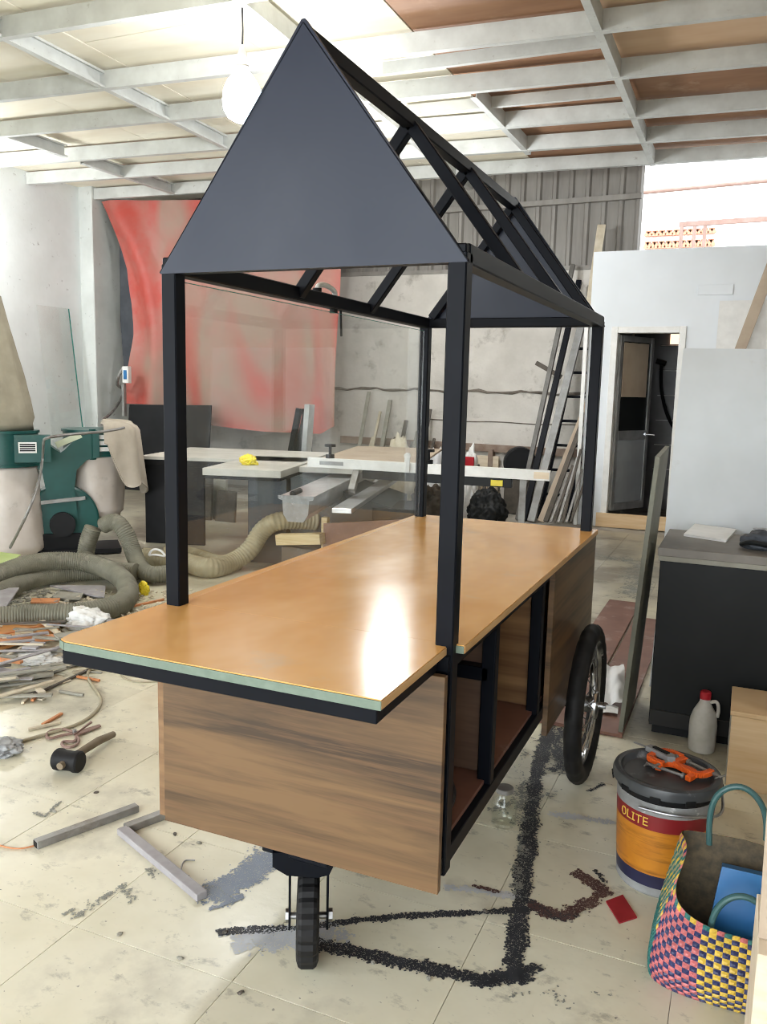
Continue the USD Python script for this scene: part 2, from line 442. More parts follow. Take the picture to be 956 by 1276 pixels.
class Thing:
    def __init__(self, name, label, category, loc=(0, 0, 0), group=None, rotz=0.0, kind=None):
        self.path = number('/World/' + name)
        self.loc = np.asarray(loc, float)
        self.rotz = rotz
        x = UsdGeom.Xform.Define(stage, self.path)
        x.AddTranslateOp().Set(Gf.Vec3d(*map(float, loc)))
        if rotz:
            x.AddRotateZOp().Set(float(rotz))
        self.prim = tag(x.GetPrim(), label=label, category=category, group=group, kind=kind)

    def part(self, name, m, mat, label=None, parent=None, smooth=30, local=False, kind=None):
        """mesh in world coordinates (or the thing's own if local)"""
        m = m.copy()
        if not local:
            m.apply_translation(-self.loc)
            if self.rotz:
                m = rot(m, -self.rotz)
        p = number((parent or self.path) + '/' + name)
        g = usdkit.mesh(stage, p, m, mat, smooth=smooth)
        tag(g.GetPrim(), label=label, kind=kind)
        return p


def solo(name, m, mat, label=None, category=None, group=None, kind=None, smooth=30):
    p = number('/World/' + name)
    c = m.bounds.mean(0)
    c[2] = m.bounds[0][2]
    m = m.copy()
    m.apply_translation(-c)
    g = usdkit.mesh(stage, p, m, mat, smooth=smooth)
    UsdGeom.Xformable(g).AddTranslateOp().Set(Gf.Vec3d(*map(float, c)))
    tag(g.GetPrim(), label=label, category=category, group=group, kind=kind)
    return p


def struct(name, m, mat, label, parent=None, smooth=30):
    if parent:
        p = number(parent + '/' + name)
    else:
        p = number('/World/' + name)
    g = usdkit.mesh(stage, p, m, mat, smooth=smooth)
    if not parent:
        tag(g.GetPrim(), kind='structure', label=label)
    elif label:
        tag(g.GetPrim(), label=label)
    return p


def copy_of(src, loc, rotz, label, rx=0, ry=0):
    p = number(src.path)
    x = UsdGeom.Xform.Define(stage, p)
    x.AddTranslateOp().Set(Gf.Vec3d(*map(float, loc)))
    x.AddRotateXYZOp().Set(Gf.Vec3f(rx, ry, rotz))
    return x


# ================================================================== THE ROOM
XL, XR, YB, YF, ZC = -7.2, 2.4, 8.4, -3.6, 3.81
floor = struct('floor', cbox((XL - .3, YF, -.2), (XR + .3, YB + 1.2, -.004), .001), concrete, 'cream tiled workshop floor, dusty and stained with paint')
TX0, TY0, TP = .22, -.10, .484
frus = []
for i in range(-18, 5):
    for j in range(-2, 17):
        x0, y0 = TX0 + i * TP, TY0 + j * TP
        c = A(x0 + TP / 2, y0 + TP / 2, 0)
        q = (c - CAM) @ RM
        if q[1] < .3 or x0 + TP > XR or y0 + TP > 7.4:
            continue
        u, v = 478 + FPX * q[0] / q[1], 638 - FPX * q[2] / q[1]
        if -120 < u < 1080 and v < 1520:
            frus.append((np.linalg.norm(c - CAM), x0, y0))
frus.sort()
for k, (_, x0, y0) in enumerate(frus[:290]):
    dz = rng.uniform(-.0006, .0006)
    struct('tile', cbox((x0 + .0008, y0 + .0008, -.010), (x0 + TP - .0008, y0 + TP - .0008, dz * .5), .0005), tile_mats[k % 3], None, floor, smooth=False)

near = {(round(a_, 3), round(b_, 3)) for _, a_, b_ in frus[:290]}
rest = []
for i in range(-16, 5):
    for j in range(-8, 16):
        x0, y0 = TX0 + i * TP, TY0 + j * TP
        if (round(x0, 3), round(y0, 3)) in near or x0 + TP > XR + .02 or x0 < XL or y0 < YF or y0 + TP > 7.45:
            continue
        rest.append(cbox((x0 + .0008, y0 + .0008, -.010), (x0 + TP - .0008, y0 + TP - .0008, -.0002), .0005))
tag(stage.GetPrimAtPath(struct('tile_field', cat(rest), tile_mats[0], None, floor, smooth=False)), kind='stuff')


def stain(pts, width, mat, seed, cell=.0030, dens=.5, z=.0012, edge=.5):
    """a ragged paint mark on the tiles: thin flakes along a stroke"""
    pts = np.asarray([onz(u, v)[:2] for u, v in pts])
    seg = np.diff(pts, axis=0)
    L = np.linalg.norm(seg, axis=1)
    lo, hi = pts.min(0) - width * 1.6, pts.max(0) + width * 1.6
    X, Y = np.meshgrid(np.arange(lo[0], hi[0], cell), np.arange(lo[1], hi[1], cell), indexing='ij')
    P = np.stack([X.ravel(), Y.ravel()], 1)
    D = np.full(len(P), 9.)
    for a, s, l in zip(pts[:-1], seg, L):
        t = np.clip(((P - a) @ s) / (l * l + 1e-9), 0, 1)
        D = np.minimum(D, np.linalg.norm(P - a - t[:, None] * s, axis=1))
    if len(pts) == 1:
        D = np.linalg.norm(P - pts[0], axis=1)
    z = z + seed * .00007
    n = meshkit.fbm(np.c_[P * 24, np.full(len(P), seed * 3.3)], 4, seed) * .55 + meshkit.noise(np.c_[P * 170, np.full(len(P), seed)], seed) * .30
    n = n + np.random.default_rng(seed).uniform(0, .09, len(P)) + .03
    keep = n < dens + .5 * edge - (D / (width / 2)) * edge
    C = P[keep]
    jr_ = np.random.default_rng(seed + 50)
    C = C + jr_.uniform(-.55, .55, C.shape) * cell
    q = np.array([[-1, -.6], [.3, -1], [1, .5], [-.2, 1]]) * cell * 1.0
    ta = jr_.uniform(0, 6.283, len(C))
    sc_ = jr_.uniform(.5, 1.25, len(C))
    qx = (q[None, :, 0] * np.cos(ta)[:, None] - q[None, :, 1] * np.sin(ta)[:, None]) * sc_[:, None]
    qy = (q[None, :, 0] * np.sin(ta)[:, None] + q[None, :, 1] * np.cos(ta)[:, None]) * sc_[:, None]
    v = (C[:, None] + np.stack([qx, qy], -1)).reshape(-1, 2)
    v = np.c_[v, z + np.repeat(jr_.uniform(0, .0005, len(C)), 4)]
    k = np.arange(len(C)) * 4
    f = np.vstack([np.stack([k, k + 1, k + 2], 1), np.stack([k, k + 2, k + 3], 1)])
    struct('paint_stain', trimesh.Trimesh(v, f, process=False), mat, None, floor, smooth=False)


stain([(690, 890), (668, 965), (660, 1030), (652, 1090), (645, 1150), (640, 1215)], .066, stain_black, 1, dens=.62)
stain([(392, 1176), (440, 1186), (500, 1200), (560, 1212), (600, 1222), (650, 1216)], .056, stain_black, 2, dens=.62)
stain([(600, 1228), (640, 1215), (668, 1206)], .08, stain_black, 17, dens=.42)
stain([(275, 1162), (330, 1158), (380, 1156), (440, 1148), (500, 1142), (560, 1139), (600, 1137), (660, 1134)], .032, stain_black, 3, dens=.6)
stain([(655, 1120), (690, 1143), (715, 1142)], .055, stain_black, 4, dens=.5)
stain([(668, 1130), (700, 1142), (735, 1125), (752, 1112), (722, 1090)], .075, stain_brown, 5, dens=.5)
stain([(330, 1068), (300, 1095), (275, 1115)], .13, stain_blue, 6, dens=.58, edge=.4)
stain([(262, 1135), (300, 1118)], .05, stain_blue, 16, dens=.4)
stain([(300, 1172), (350, 1168), (420, 1165)], .14, stain_haze, 7, dens=.45, edge=.4, z=.0008)
stain([(560, 1105), (640, 1118)], .06, stain_haze, 8, dens=.45, z=.0008)
stain([(690, 1015), (760, 1025)], .07, stain_haze, 18, dens=.45, z=.0008)
stain([(100, 1140), (130, 1120), (150, 1105), (165, 1120)], .09, stain_grey, 9, dens=.34, edge=.4)
stain([(185, 1085), (195, 1095)], .05, stain_grey, 10, dens=.36, edge=.4)
stain([(80, 1140), (90, 1135)], .02, stain_grey, 11, dens=.5)
stain([(740, 1085), (755, 1100)], .05, stain_black, 12, dens=.35)
stain([(725, 895), (690, 925), (700, 958)], .22, stain_black, 13, dens=.40, edge=.45)
stain([(735, 985), (752, 978)], .05, stain_black, 14, dens=.35)
stain([(40, 1012), (55, 1018), (75, 1000)], .03, stain_grey, 15, dens=.4)
stain([(590, 1105), (620, 1112)], .03, stain_brown, 19, dens=.42)

stain([(655, 930), (650, 1000), (648, 1060), (640, 1120)], .15, stain_grey, 23, dens=.28, edge=.4, z=.0004)
stain([(700, 985), (650, 1000), (610, 1010)], .16, stain_grey, 24, dens=.30, edge=.4, z=.0004)
stain([(730, 690), (800, 700), (790, 740)], .5, stain_grey, 20, cell=.009, dens=.36, edge=.35, z=.0004)
stain([(740, 900), (725, 940)], .25, stain_grey, 21, cell=.006, dens=.36, edge=.35, z=.0004)
stain([(640, 1240), (760, 1240)], .22, stain_grey, 22, dens=.22, edge=.3, z=.0004)

# --- left wall, pillar, back wall
struct('wall_left', cbox((XL - .2, YF, 0), (XL, 7.5, 4.1), .004), wall_white, 'white plastered left wall, speckled with dirt near the corner')
pil = cbox((XL - .2, 7.42, 0), (ony(118, 400, 7.42)[0], 8.4, 4.1), .01)
struct('wall_pillar', pil, wall_pillar, 'white plastered pillar in the left back corner')
wb = struct('wall_back', cbox((XL - .2, YB, 0), (-.04, YB + .2, 2.86), .004), wall_cement, 'bare cement back wall with block joints')
# joints and the lower ledge of the back wall
jx0, jx1 = -6.6, -.35
pj = np.array([[x, YB - .004, 1.40 + .012 * math.sin(x * 9) + .008 * math.sin(x * 23)] for x in np.linspace(jx0, jx1, 60)])
struct('block_joint', tube(pj, .017 + .006 * np.sin(np.arange(60) * 1.7), 6), mortar_dark, None, wb)
pj2 = np.array([[x, YB, 1.03 + .006 * math.sin(x * 7)] for x in np.linspace(-2.6, jx1, 30)])
struct('block_joint', tube(pj2, .008, 6), mortar_dark, None, wb)
struct('wall_ledge', bar((-3.7, YB - .03, .73), (jx1, YB - .03, .70), .06, .09), brown_beam, None, wb)
for x in (-2.35, -1.62):
    struct('wall_ledge', bar((x, YB - .03, .02), (x, YB - .03, .70), .06, .16), brown_beam, None, wb)

# corrugated sheets above the back wall
cs = struct('wall_cladding', cbox((XL, YB + .12, 2.80), (-.04, YB + .16, 4.1), .002), corrug, 'brown corrugated metal cladding above the back wall')
x = -4.6
pitch = .19


def corr_sheet(x0, n):
    prof = []
    for k in range(n):
        a = x0 + k * pitch
        prof += [(a, 0), (a + .115, 0), (a + .135, .035), (a + .17, .035)]
    prof.append((x0 + n * pitch, 0))
    prof = np.array(prof)
    poly = np.vstack([prof, prof[::-1] + [0, .002]])
    return prism(poly, A(0, YB + .09, 2.82), A(1, 0, 0), A(0, -1, 0), -1.26)


k = 0
while x < -.3:
    n = min(4, int((-.04 - x) / pitch))
    if n < 1:
        break
    struct('corrugated_sheet', corr_sheet(x, n), corrug, None, cs, smooth=False)
    x += n * pitch
struct('cladding_rail', bar((-4.6, YB + .02, 3.56), (-.04, YB + .02, 3.60), .05, .06), corrug, None, cs)
struct('cladding_rail', bar((-4.6, YB + .02, 2.86), (-.04, YB + .02, 2.84), .07, .05), corrug, None, cs)

# --- white partition with the wash room door
PY = 7.45
dx0, dx1, dz1 = -.10, .575, 2.07
wp = prism([(-.36, 0), (dx0, 0), (dx0, dz1), (dx1, dz1), (dx1, 0), (XR, 0), (XR, 2.86), (-.36, 2.86)], A(0, PY + .12, 0), A(1, 0, 0), A(0, 0, 1), .12)
wpp = struct('wall_partition', wp, part_white, 'white painted partition wall around the wash room door')
struct('baseboard_partition', cbox((-.37, PY - .012, 0), (dx0 - .04, PY, .14), .003), part_white, 'pale skirting at the foot of the white partition')
struct('wall_washroom', cat(cbox((-.36, PY + .12, 0), (-.24, 9.3, 2.86), .002), cbox((-.36, 9.2, 0), (1.5, 9.3, 2.86), .002), cbox((1.4, PY + .12, 0), (1.5, 9.3, 2.86), .002)),
       shower_tile, 'dark tiled wash room walls behind the open door')
for z in (.5, .8, 1.1, 1.4, 1.7, 2.0):
    struct('trim_1', cbox((.2, 9.19, z), (1.4, 9.2, z + .008), .001), white_paint, 'pale tile joint on the dark wash room wall')
struct('ceiling_washroom', cbox((-.36, PY + .1, 2.2), (1.5, 9.3, 2.26), .002), charcoal, 'dark wash room ceiling')
pw = ony(841.5, 422.5, 9.18)
struct('window_1', cbox(pw + A(-.055, 0, -.06), pw + A(.055, .01, .06), .002), lit_pane, 'small lit orange opening high on the wash room wall')
d1 = Thing('door_1', 'white aluminium wash room door standing open inward', None, (dx0, PY, 0), kind='structure')
d1.part('door_frame', cat(cbox((dx0 - .03, PY - .015, .13), (dx0 + .035, PY + .12, dz1 + .03), .003), cbox((dx1 - .035, PY - .015, .13), (dx1 + .03, PY + .12, dz1 + .03), .003),
                          cbox((dx0 + .036, PY - .014, dz1 - .035), (dx1 - .036, PY + .12, dz1 + .029), .003)), white_paint)
ha, hl = A(dx0 + .045, PY + .10, 0), math.radians(62)
dd = A(math.cos(hl), math.sin(hl), 0)
LW = .60


def leaf(s0, s1, z0, z1, t=.035, off=0.0):
    n = A(-dd[1], dd[0], 0)
    return bar(ha + dd * s0 + A(0, 0, (z0 + z1) / 2) + n * off, ha + dd * s1 + A(0, 0, (z0 + z1) / 2) + n * off, t, z1 - z0)


lf = d1.part('door_leaf', cat(leaf(0, .05, .16, dz1 - .05), leaf(LW - .05, LW, .16, dz1 - .05), leaf(.05, LW - .05, dz1 - .11, dz1 - .05), leaf(.05, LW - .05, .92, 1.02), leaf(.05, LW - .05, .16, .24)), aluminium)
d1.part('lower_panel', leaf(.05, LW - .05, .24, .92, .012), M('door_grey', (.34, .36, .38), (.28, .30, .32), sc=4, rough=.5), parent=lf)
d1.part('upper_panel', leaf(.05, LW - .05, 1.02, dz1 - .11, .010), charcoal, parent=lf, label='dark glazed upper panel')
d1.part('plywood_patch', leaf(.06, LW - .10, 1.38, dz1 - .12, .008, off=-.016), tan_board, parent=lf, label='brown plywood sheet fixed over the glass')
hp = ha + dd * (LW - .025) + A(0, 0, .98)
d1.part('door_handle', cat(cyl(hp + A(0, -.03, 0), hp + A(0, -.08, 0), .012), cyl(hp + A(0, -.075, 0), hp + A(.10, -.075, -.005), .009)), chrome, parent=lf)
pl = ony(790, 410, 7.4)
solo('threshold_plank', bar((-.17, PY - .03, .075), (.62, PY - .03, .085), .03, .15), ply, 'brown plywood plank standing across the foot of the wash room door', 'plank')
# shower set on the wash room wall
sh = Thing('shower_set', 'dark hand shower with a hanging hose on the wash room wall', 'shower', ony(826, 452, 9.1))
s0 = ony(825, 452, 9.1)
sh.part('bracket', cat(cyl(s0 + A(0, .09, 0), s0 + A(0, -.04, 0), .035), cyl(s0 + A(-.06, -.05, .02), s0 + A(.05, -.05, -.01), .03)), black_matte)
sh.part('shower_hose', tube(spline([s0 + A(0, -.03, -.03), ony(824, 480, 9.1), ony(828, 505, 9.1), ony(838, 530, 9.1), ony(850, 545, 9.1)], 40), .02, 8), black_matte)
# things on the partition wall
p0 = ony(870, 355, PY)
solo('junction_cover', cbox(A(p0[0], PY - .012, 2.40), A(1.01, PY, 2.50), .003), part_white, 'white painted rectangular cover plate high on the partition wall', 'cover plate')
solo('wall_board', slab([A(.895, PY - .05, 1.2), A(1.75, PY - .05, 1.2), A(1.75, PY - .02, 2.34), A(.895, PY - .02, 2.34)], .012, A(0, -1, 0)), white_plastic,
     'white sheet with a dark edge standing against the partition, behind the leaning plank', 'board')
solo('leaning_plank', bar(ony(922, 437, PY - .15), ony(966, 320, PY - .15), .02, .10, up=A(-1, 0, .3)), tan_board, 'tan plank leaning at a slant in front of the white sheet by the partition', 'plank')

# --- right wall and the wide street opening behind the viewer
struct('wall_right', cbox((XR, YF, 0), (XR + .2, PY, 4.1), .004), concrete, 'bare grey cement right wall')
struct('wall_front', cbox((XL - .2, YF - .2, 3.2), (XR + .2, YF, 4.1), .004), part_white, 'lintel over the wide street opening')
struct('ground', cbox((-30, -30, -.3), (30, 40, -.21), .01), ground_mat, 'grey yard outside')

# --- ceiling: boards over painted steel channels
ceil = struct('ceiling', cbox((XL - .2, YF - .2, 4.02), (XR + .2, YB + .2, 4.08), .002), board_brown, 'sheet boards over pale painted steel channels')
bw, bh = 1.22, 2.44
for i in range(9):
    for j in range(6):
        x0, y0 = XL + i * bw - .1, YF + j * bh + (.4 if i % 2 else 0) - .4
        x1, y1 = min(x0 + bw - .006, XR + .1), min(y0 + bh - .006, YB + .1)
        if x1 - x0 < .1 or y1 - y0 < .1 or y1 < 1.0:
            continue
        mt = board_cream if x0 + bw / 2 < -1.7 else (board_tan if y0 < 3.6 else board_brown)
        struct('ceiling_board', cbox((x0, y0, 3.968 + rng.uniform(0, .008)), (x1, y1, 3.985), .002), mt, None, ceil, smooth=False)


def channel(p, q, h=.14, w=.055, lip=.018, t=.006, side=1):
    """C-channel, bottom at p.z, its web on the viewer's side"""
    p, q = np.asarray(p, float), np.asarray(q, float)
    d = unit(q - p)
    s = np.cross(d, UP) * side
    prof = [(0, 0), (w, 0), (w, lip), (w - t, lip), (w - t, t), (t, t), (t, h - t), (w - t, h - t), (w - t, h - lip), (w, h - lip), (w, h), (0, h)]
    from shapely.geometry import Polygon
    m = trimesh.creation.extrude_polygon(Polygon(prof), np.linalg.norm(q - p), engine='earcut')
    T = np.eye(4)
    T[:3, 0], T[:3, 1], T[:3, 2], T[:3, 3] = s, UP, d, p
    m.apply_transform(T)
    if m.volume < 0:
        m.invert()
    return m


def beam_line(a, b, x0=None, x1=None):
    p, q = onz(*a, ZC), onz(*b, ZC)
    if x0 is not None:
        p2 = p + (q - p) * (x0 - p[0]) / (q[0] - p[0])
        q2 = p + (q - p) * (x1 - p[0]) / (q[0] - p[0])
        return p2, q2
    return p, q


beams = [((0, 47), (280, 3), 1), ((0, 125), (956, 15), 1), ((0, 170), (956, 79), 1), ((0, 207), (956, 134), 1), ((25, 230), (956, 167), 1), ((92, 250), (956, 195), 1)]
for a, b, full in beams:
    p, q = beam_line(a, b, XL + .01, XR - .01)
    struct('ceiling_beam', channel(p, q, side=-1), beam_paint, None, ceil, smooth=False)
for yy in (.6, 1.8):
    struct('ceiling_beam', channel((XL, yy, ZC), (XR, yy, ZC), side=-1), beam_paint, None, ceil, smooth=False)
for a, b in [((476, 101), (755, 66)), ((506, 151), (777, 126))]:
    p, q = beam_line(a, b)
    struct('ceiling_batten', channel(p + A(0, 0, .05), q + A(0, 0, .05), h=.09, w=.04, side=-1), beam_paint, None, ceil, smooth=False)
joists = [((735, 0), (817, 207)), ((300, 0), (590, 238)), ((594, 122), (662, 193)), ((0, 50), (282, 188)), ((5, 173), (80, 197)), ((100, 205), (215, 243)), ((25, 230), (92, 250))]
for k, (a, b) in enumerate(joists):
    p, q = onz(*a, ZC), onz(*b, ZC)
    if k < 2 or k == 3:
        p = p + (p - q) * .35
    struct('ceiling_joist', channel(p + A(0, 0, .003), q + A(0, 0, .003), h=.13, side=1 if k in (3, 4, 5, 6) else -1), beam_paint, None, ceil, smooth=False)


# --- hanging bulbs
def hanging_bulb(pos, label, top=ZC, big=1.0):
    t = Thing('hanging_bulb', label, 'light bulb', pos)
    p = A(*pos)
    prof = [(0, -.165), (.05, -.160), (.095, -.135), (.122, -.09), (.13, -.03), (.122, .03), (.098, .085), (.07, .12), (.045, .145), (0, .145)]
    t.part('globe', lathe(np.array(prof) * big, 32, p), lamp_white, smooth=True)
    s = p + A(0, 0, .14 * big)
    t.part('socket', lathe([(0, 0), (.046, 0), (.048, .03), (.042, .035), (.040, .09), (.028, .12), (.012, .17), (0, .17)], 24, s), white_plastic)
    t.part('wire', tube([s + A(0, 0, .16), A(p[0] + .004, p[1], (s[2] + top) / 2 + .06), A(p[0], p[1], top + .02)], .006, 8), cable_mat)
    return t


hanging_bulb((-1.95, 3.30, 3.28), 'glowing white bulb hanging on a wire beside the black gable tip')
hanging_bulb((-1.8, 5.6, 3.05), 'glowing bulb hanging on a wire hidden behind the black gable', top=3.955)
hanging_bulb((-6.75, 5.0, 3.05), 'glowing bulb hanging near the left wall beyond the picture edge', top=3.955)

# ================================================================== OUTSIDE, seen over the partition
far = Thing('far_house', 'white house outside with terracotta lattice blocks seen over the partition', 'house', (1.0, 14, -.2))
lat = [((806, 287), (848, 292)), ((806, 297), (846, 307))]
far.part('wall', cbox((-2.2, 14.1, -.2), (7.0, 14.5, 9.0), .01), far_white)
bandx = [(-.64, -.20), (-.10, .02), (.06, .18), (.24, .36)]
for z0, z1 in ((4.14, 4.22), (3.93, 4.04)):
    for xx in np.arange(-.66, .40, .115):
        q = [bar((xx, 14.06, z0), (xx + .10, 14.06, z0), .06, .012), bar((xx, 14.06, z1), (xx + .10, 14.06, z1), .06, .012),
             bar((xx, 14.06, z0), (xx + .05, 14.06, z1), .06, .02, up=A(0, 1, 0)), bar((xx + .05, 14.06, z1), (xx + .10, 14.06, z0), .06, .02, up=A(0, 1, 0))]
        far.part('lattice_block', cat(q), far_terra)
rl = Thing('rooftop_railing', 'brown metal railing outside above the partition wall', 'railing', (.6, 12, 2.9))
rl.part('top_rail', bar(ony(847, 280, 12), ony(1000, 270, 12), .05, .07), rust)
for u in (850, 866, 879):
    a, b = ony(u, 279, 12), ony(u, 312, 12)
    rl.part('post', bar(a, A(a[0], 12, b[2] - .3), .05, .06 if u == 850 else .04, up=A(0, 1, 0)), rust)
solo('overhead_pipe', cyl(ony(770, 243, 11.5), ony(990, 222, 11.5), .028, 10), rust, 'thin rusty pipe crossing the bright opening outside', 'pipe')

# ================================================================== THE FOOD CART
H, WC, LC, PH, GH = .88, .6977, 1.6587, .8044, .4604
ZP, ZA = H + PH, H + PH + GH
t_ = .040
cart = Thing('food_cart', 'wheeled food cart with a black gabled roof frame, orange counter and wood panels', 'cart', (WC / 2, LC / 2, 0))
P_ = cart.part
# counter
TT = .018
ctr = P_('counter', slab([A(-.03, .005, H - TT), A(.735, .005, H - TT), A(.735, LC + .045, H - TT), A(-.03, LC + .045, H - TT)], TT, A(0, 0, 1)), counter_top, label='glossy orange wood-look main worktop', smooth=False)
ext = P_('counter_extension', slab([A(-.03, .004, H - TT), A(-.045, -.31, H - TT), A(-.036, -.345, H - TT), A(-.015, -.355, H - TT), A(.703, -.36, H - TT), A(.703, .004, H - TT)], TT, A(0, 0, 1)), counter_top, label='glossy orange front worktop leaf over the wood panel', smooth=False)
P_('edge_band', cat(slab([A(-.045, -.312, H - TT), A(-.036, -.347, H - TT), A(-.036, -.347, H - .002), A(-.045, -.312, H - .002)], .002, A(-1, -.25, 0)),
                    slab([A(-.036, -.347, H - TT), A(-.015, -.357, H - TT), A(-.015, -.357, H - .002), A(-.036, -.347, H - .002)], .002, A(-.4, -1, 0)),
                    slab([A(-.015, -.356, H - TT - .001), A(.704, -.361, H - TT - .001), A(.704, -.361, H - .002), A(-.015, -.356, H - .002)], .0025, A(0, -1, 0))), green_edge, parent=ext, label='raw green board edge', smooth=False)
P_('edge_band', cbox((.703, -.360, H - TT), (.7045, .004, H - .002), .0002), counter_edge, parent=ext)
P_('edge_band', cbox((.735, .007, H - TT), (.7365, LC + .045, H - .002), .0002), counter_edge, parent=ctr)
P_('edge_band', cbox((.705, .002, H - TT), (.735, .0048, H - .002), .0002), green_edge, parent=ctr, label='raw green board edge')
# black frame under the leaf
zf = H - TT
P_('leaf_frame', cat(bar((-.028, -.335, zf - .0165), (.692, -.335, zf - .0165), .033, .033), bar((-.01, -.32, zf - .0165), (-.01, -.04, zf - .0165), .033, .033), bar((.675, -.32, zf - .0165), (.675, -.04, zf - .0165), .033, .033)), black_steel)
# posts
posts = [(0, 0), (WC, 0), (0, LC), (WC, LC)]
for px_, py_ in posts:
    P_('post', bar((px_, py_, .36), (px_, py_, ZP), t_, t_, b=.003), black_steel)
# eaves, end beams, ridge, rafters
for a, b in [((0, 0), (0, LC)), ((WC, 0), (WC, LC))]:
    P_('eave_beam', bar(A(*a, ZP - .003), A(*b, ZP - .003), t_, t_, b=.003), black_steel)
P_('end_beam', bar((-.018, 0, ZP - .003), (WC + .018, 0, ZP - .003), t_ * .9, t_ * .9, b=.003), black_steel)
P_('end_beam', bar((-.018, LC, ZP - .003), (WC + .018, LC, ZP - .003), t_ * .9, t_ * .9, b=.003), black_steel)
P_('ridge_beam', bar((WC / 2, -.01, ZA - .02), (WC / 2, LC + .01, ZA - .02), .035, .035, b=.003), black_steel)
for yy in (0.01, .575, 1.075, LC - .01):
    for xx in (0, WC):
        P_('rafter', bar(A(xx + (1 if xx == 0 else -1) * (.008 if .1 < yy < 1.5 else .030), yy, ZP + (-.006 if .1 < yy < 1.5 else .016)), A(WC / 2, yy, ZA - .025), .033, .033, up=A(0, 1, 0), b=.003), black_steel)
# gables: sheet with a returned edge
gw = .022
for y0, dr in ((-.021, 1), (LC + .005, 1)):
    gp = P_('gable_panel', slab([A(-gw, y0, ZP - .022), A(WC + gw, y0, ZP - .022), A(WC / 2 + .004, y0, ZA + .012), A(WC / 2 - .004, y0, ZA + .012)], .012, A(0, dr, 0)), black_sheet, smooth=False)
    e = y0 + (.019 if dr > 0 else -.007)
    P_('folded_edge', cat(*[bar(A(xx, y0 + .006, ZP - .02), A(WC / 2, y0 + .006, ZA + .006), .012, .004, up=A(xx - WC / 2, 0, .5), b=.001) for xx in (-gw, WC + gw)]), black_steel, parent=gp)
# panels and lower frame
P_('front_panel', cbox((0.0, -.062, .342), (.7175, -.044, H - TT - .034), .001), walnut, label='walnut laminate front panel', smooth=False)
P_('side_panel', cbox((.712, .945, .312), (.730, LC + .05, H - TT), .001), walnut, label='walnut laminate side panel behind the wheel', smooth=False)
P_('side_panel', cbox((-.03, -.044, .342), (-.012, LC + .05, H - TT), .001), walnut_in, label='walnut laminate left side panel', smooth=False)
P_('back_panel', cbox((-.03, LC + .03, .342), (.712, LC + .048, H - TT), .001), walnut_in, smooth=False)
P_('bottom_board', cbox((-.012, -.04, .405), (.695, LC + .03, .418), .001), brown_board, label='dusty red-brown bottom shelf board', smooth=False)
P_('lower_frame', cat(bar((.695, -.042, .388), (.695, LC, .388), .036, .04), bar((0, -.042, .388), (0, LC, .388), .036, .04), bar((0, -.02, .388), (WC, -.02, .388), .036, .04),
                      bar((0, .9, .388), (WC, .9, .388), .036, .034), bar((0, LC, .388), (WC, LC, .388), .036, .04)), black_steel)
P_('upper_frame', cat(bar((.695, -.03, zf - .018), (.695, LC, zf - .018), .036, .036), bar((0.01, -.03, zf - .018), (0.01, LC, zf - .018), .036, .036), bar((0, .36, zf - .018), (WC, .36, zf - .018), .036, .036)), black_steel)
for yy in (.365, .885):
    P_('upright', bar((.693, yy, .40), (.693, yy, zf), .036, .036, b=.003), black_steel)
P_('upright', bar((.02, .365, .40), (.02, .365, zf), .036, .036, b=.003), black_steel)
P_('inner_rail', cat(bar((.45, -.03, .70), (.45, .365, .70), .036, .036), bar((.02, .365, .70), (.693, .365, .70), .036, .036)), black_steel)
P_('inner_board', cbox((.0, .386, .42), (.690, .398, zf - .002), .001), M('brown_inner', (.085, .048, .032), (.12, .07, .045), sc=6, st=(1, 1, 8), rough=.45), label='dark brown inner partition board')
P_('inner_board', cbox((.0, .905, .42), (.690, .917, zf - .002), .001), walnut_in, label='walnut inner partition board')
P_('power_cable', tube(spline([(.64, -.02, .50), (.655, .04, .47), (.66, .10, .425), (.66, .2, .423), (.62, .3, .423)], 24), .006, 8), cable_mat)
P_('cable_coil', cat(*[tube(np.array([[.655 + .01 * k, .0 + .035 * math.cos(a), .475 + .05 * math.sin(a)] for a in np.linspace(0, 2 * np.pi, 24, endpoint=False)]), .007, 6, closed=True) for k in range(3)]), cable_mat)
# glass pane standing in the left bay
gl = P_('glass_pane', cbox((-.003, .022, H + .001), (.003, LC - .022, ZP - .035), .0005), glass_bay, label='clear glass pane filling the left bay', smooth=False)
P_('ground_edge', cat(cbox((-.003, .0215, ZP - .0352), (.003, LC - .0215, ZP - .034), .0003)), glass_edge, parent=gl)


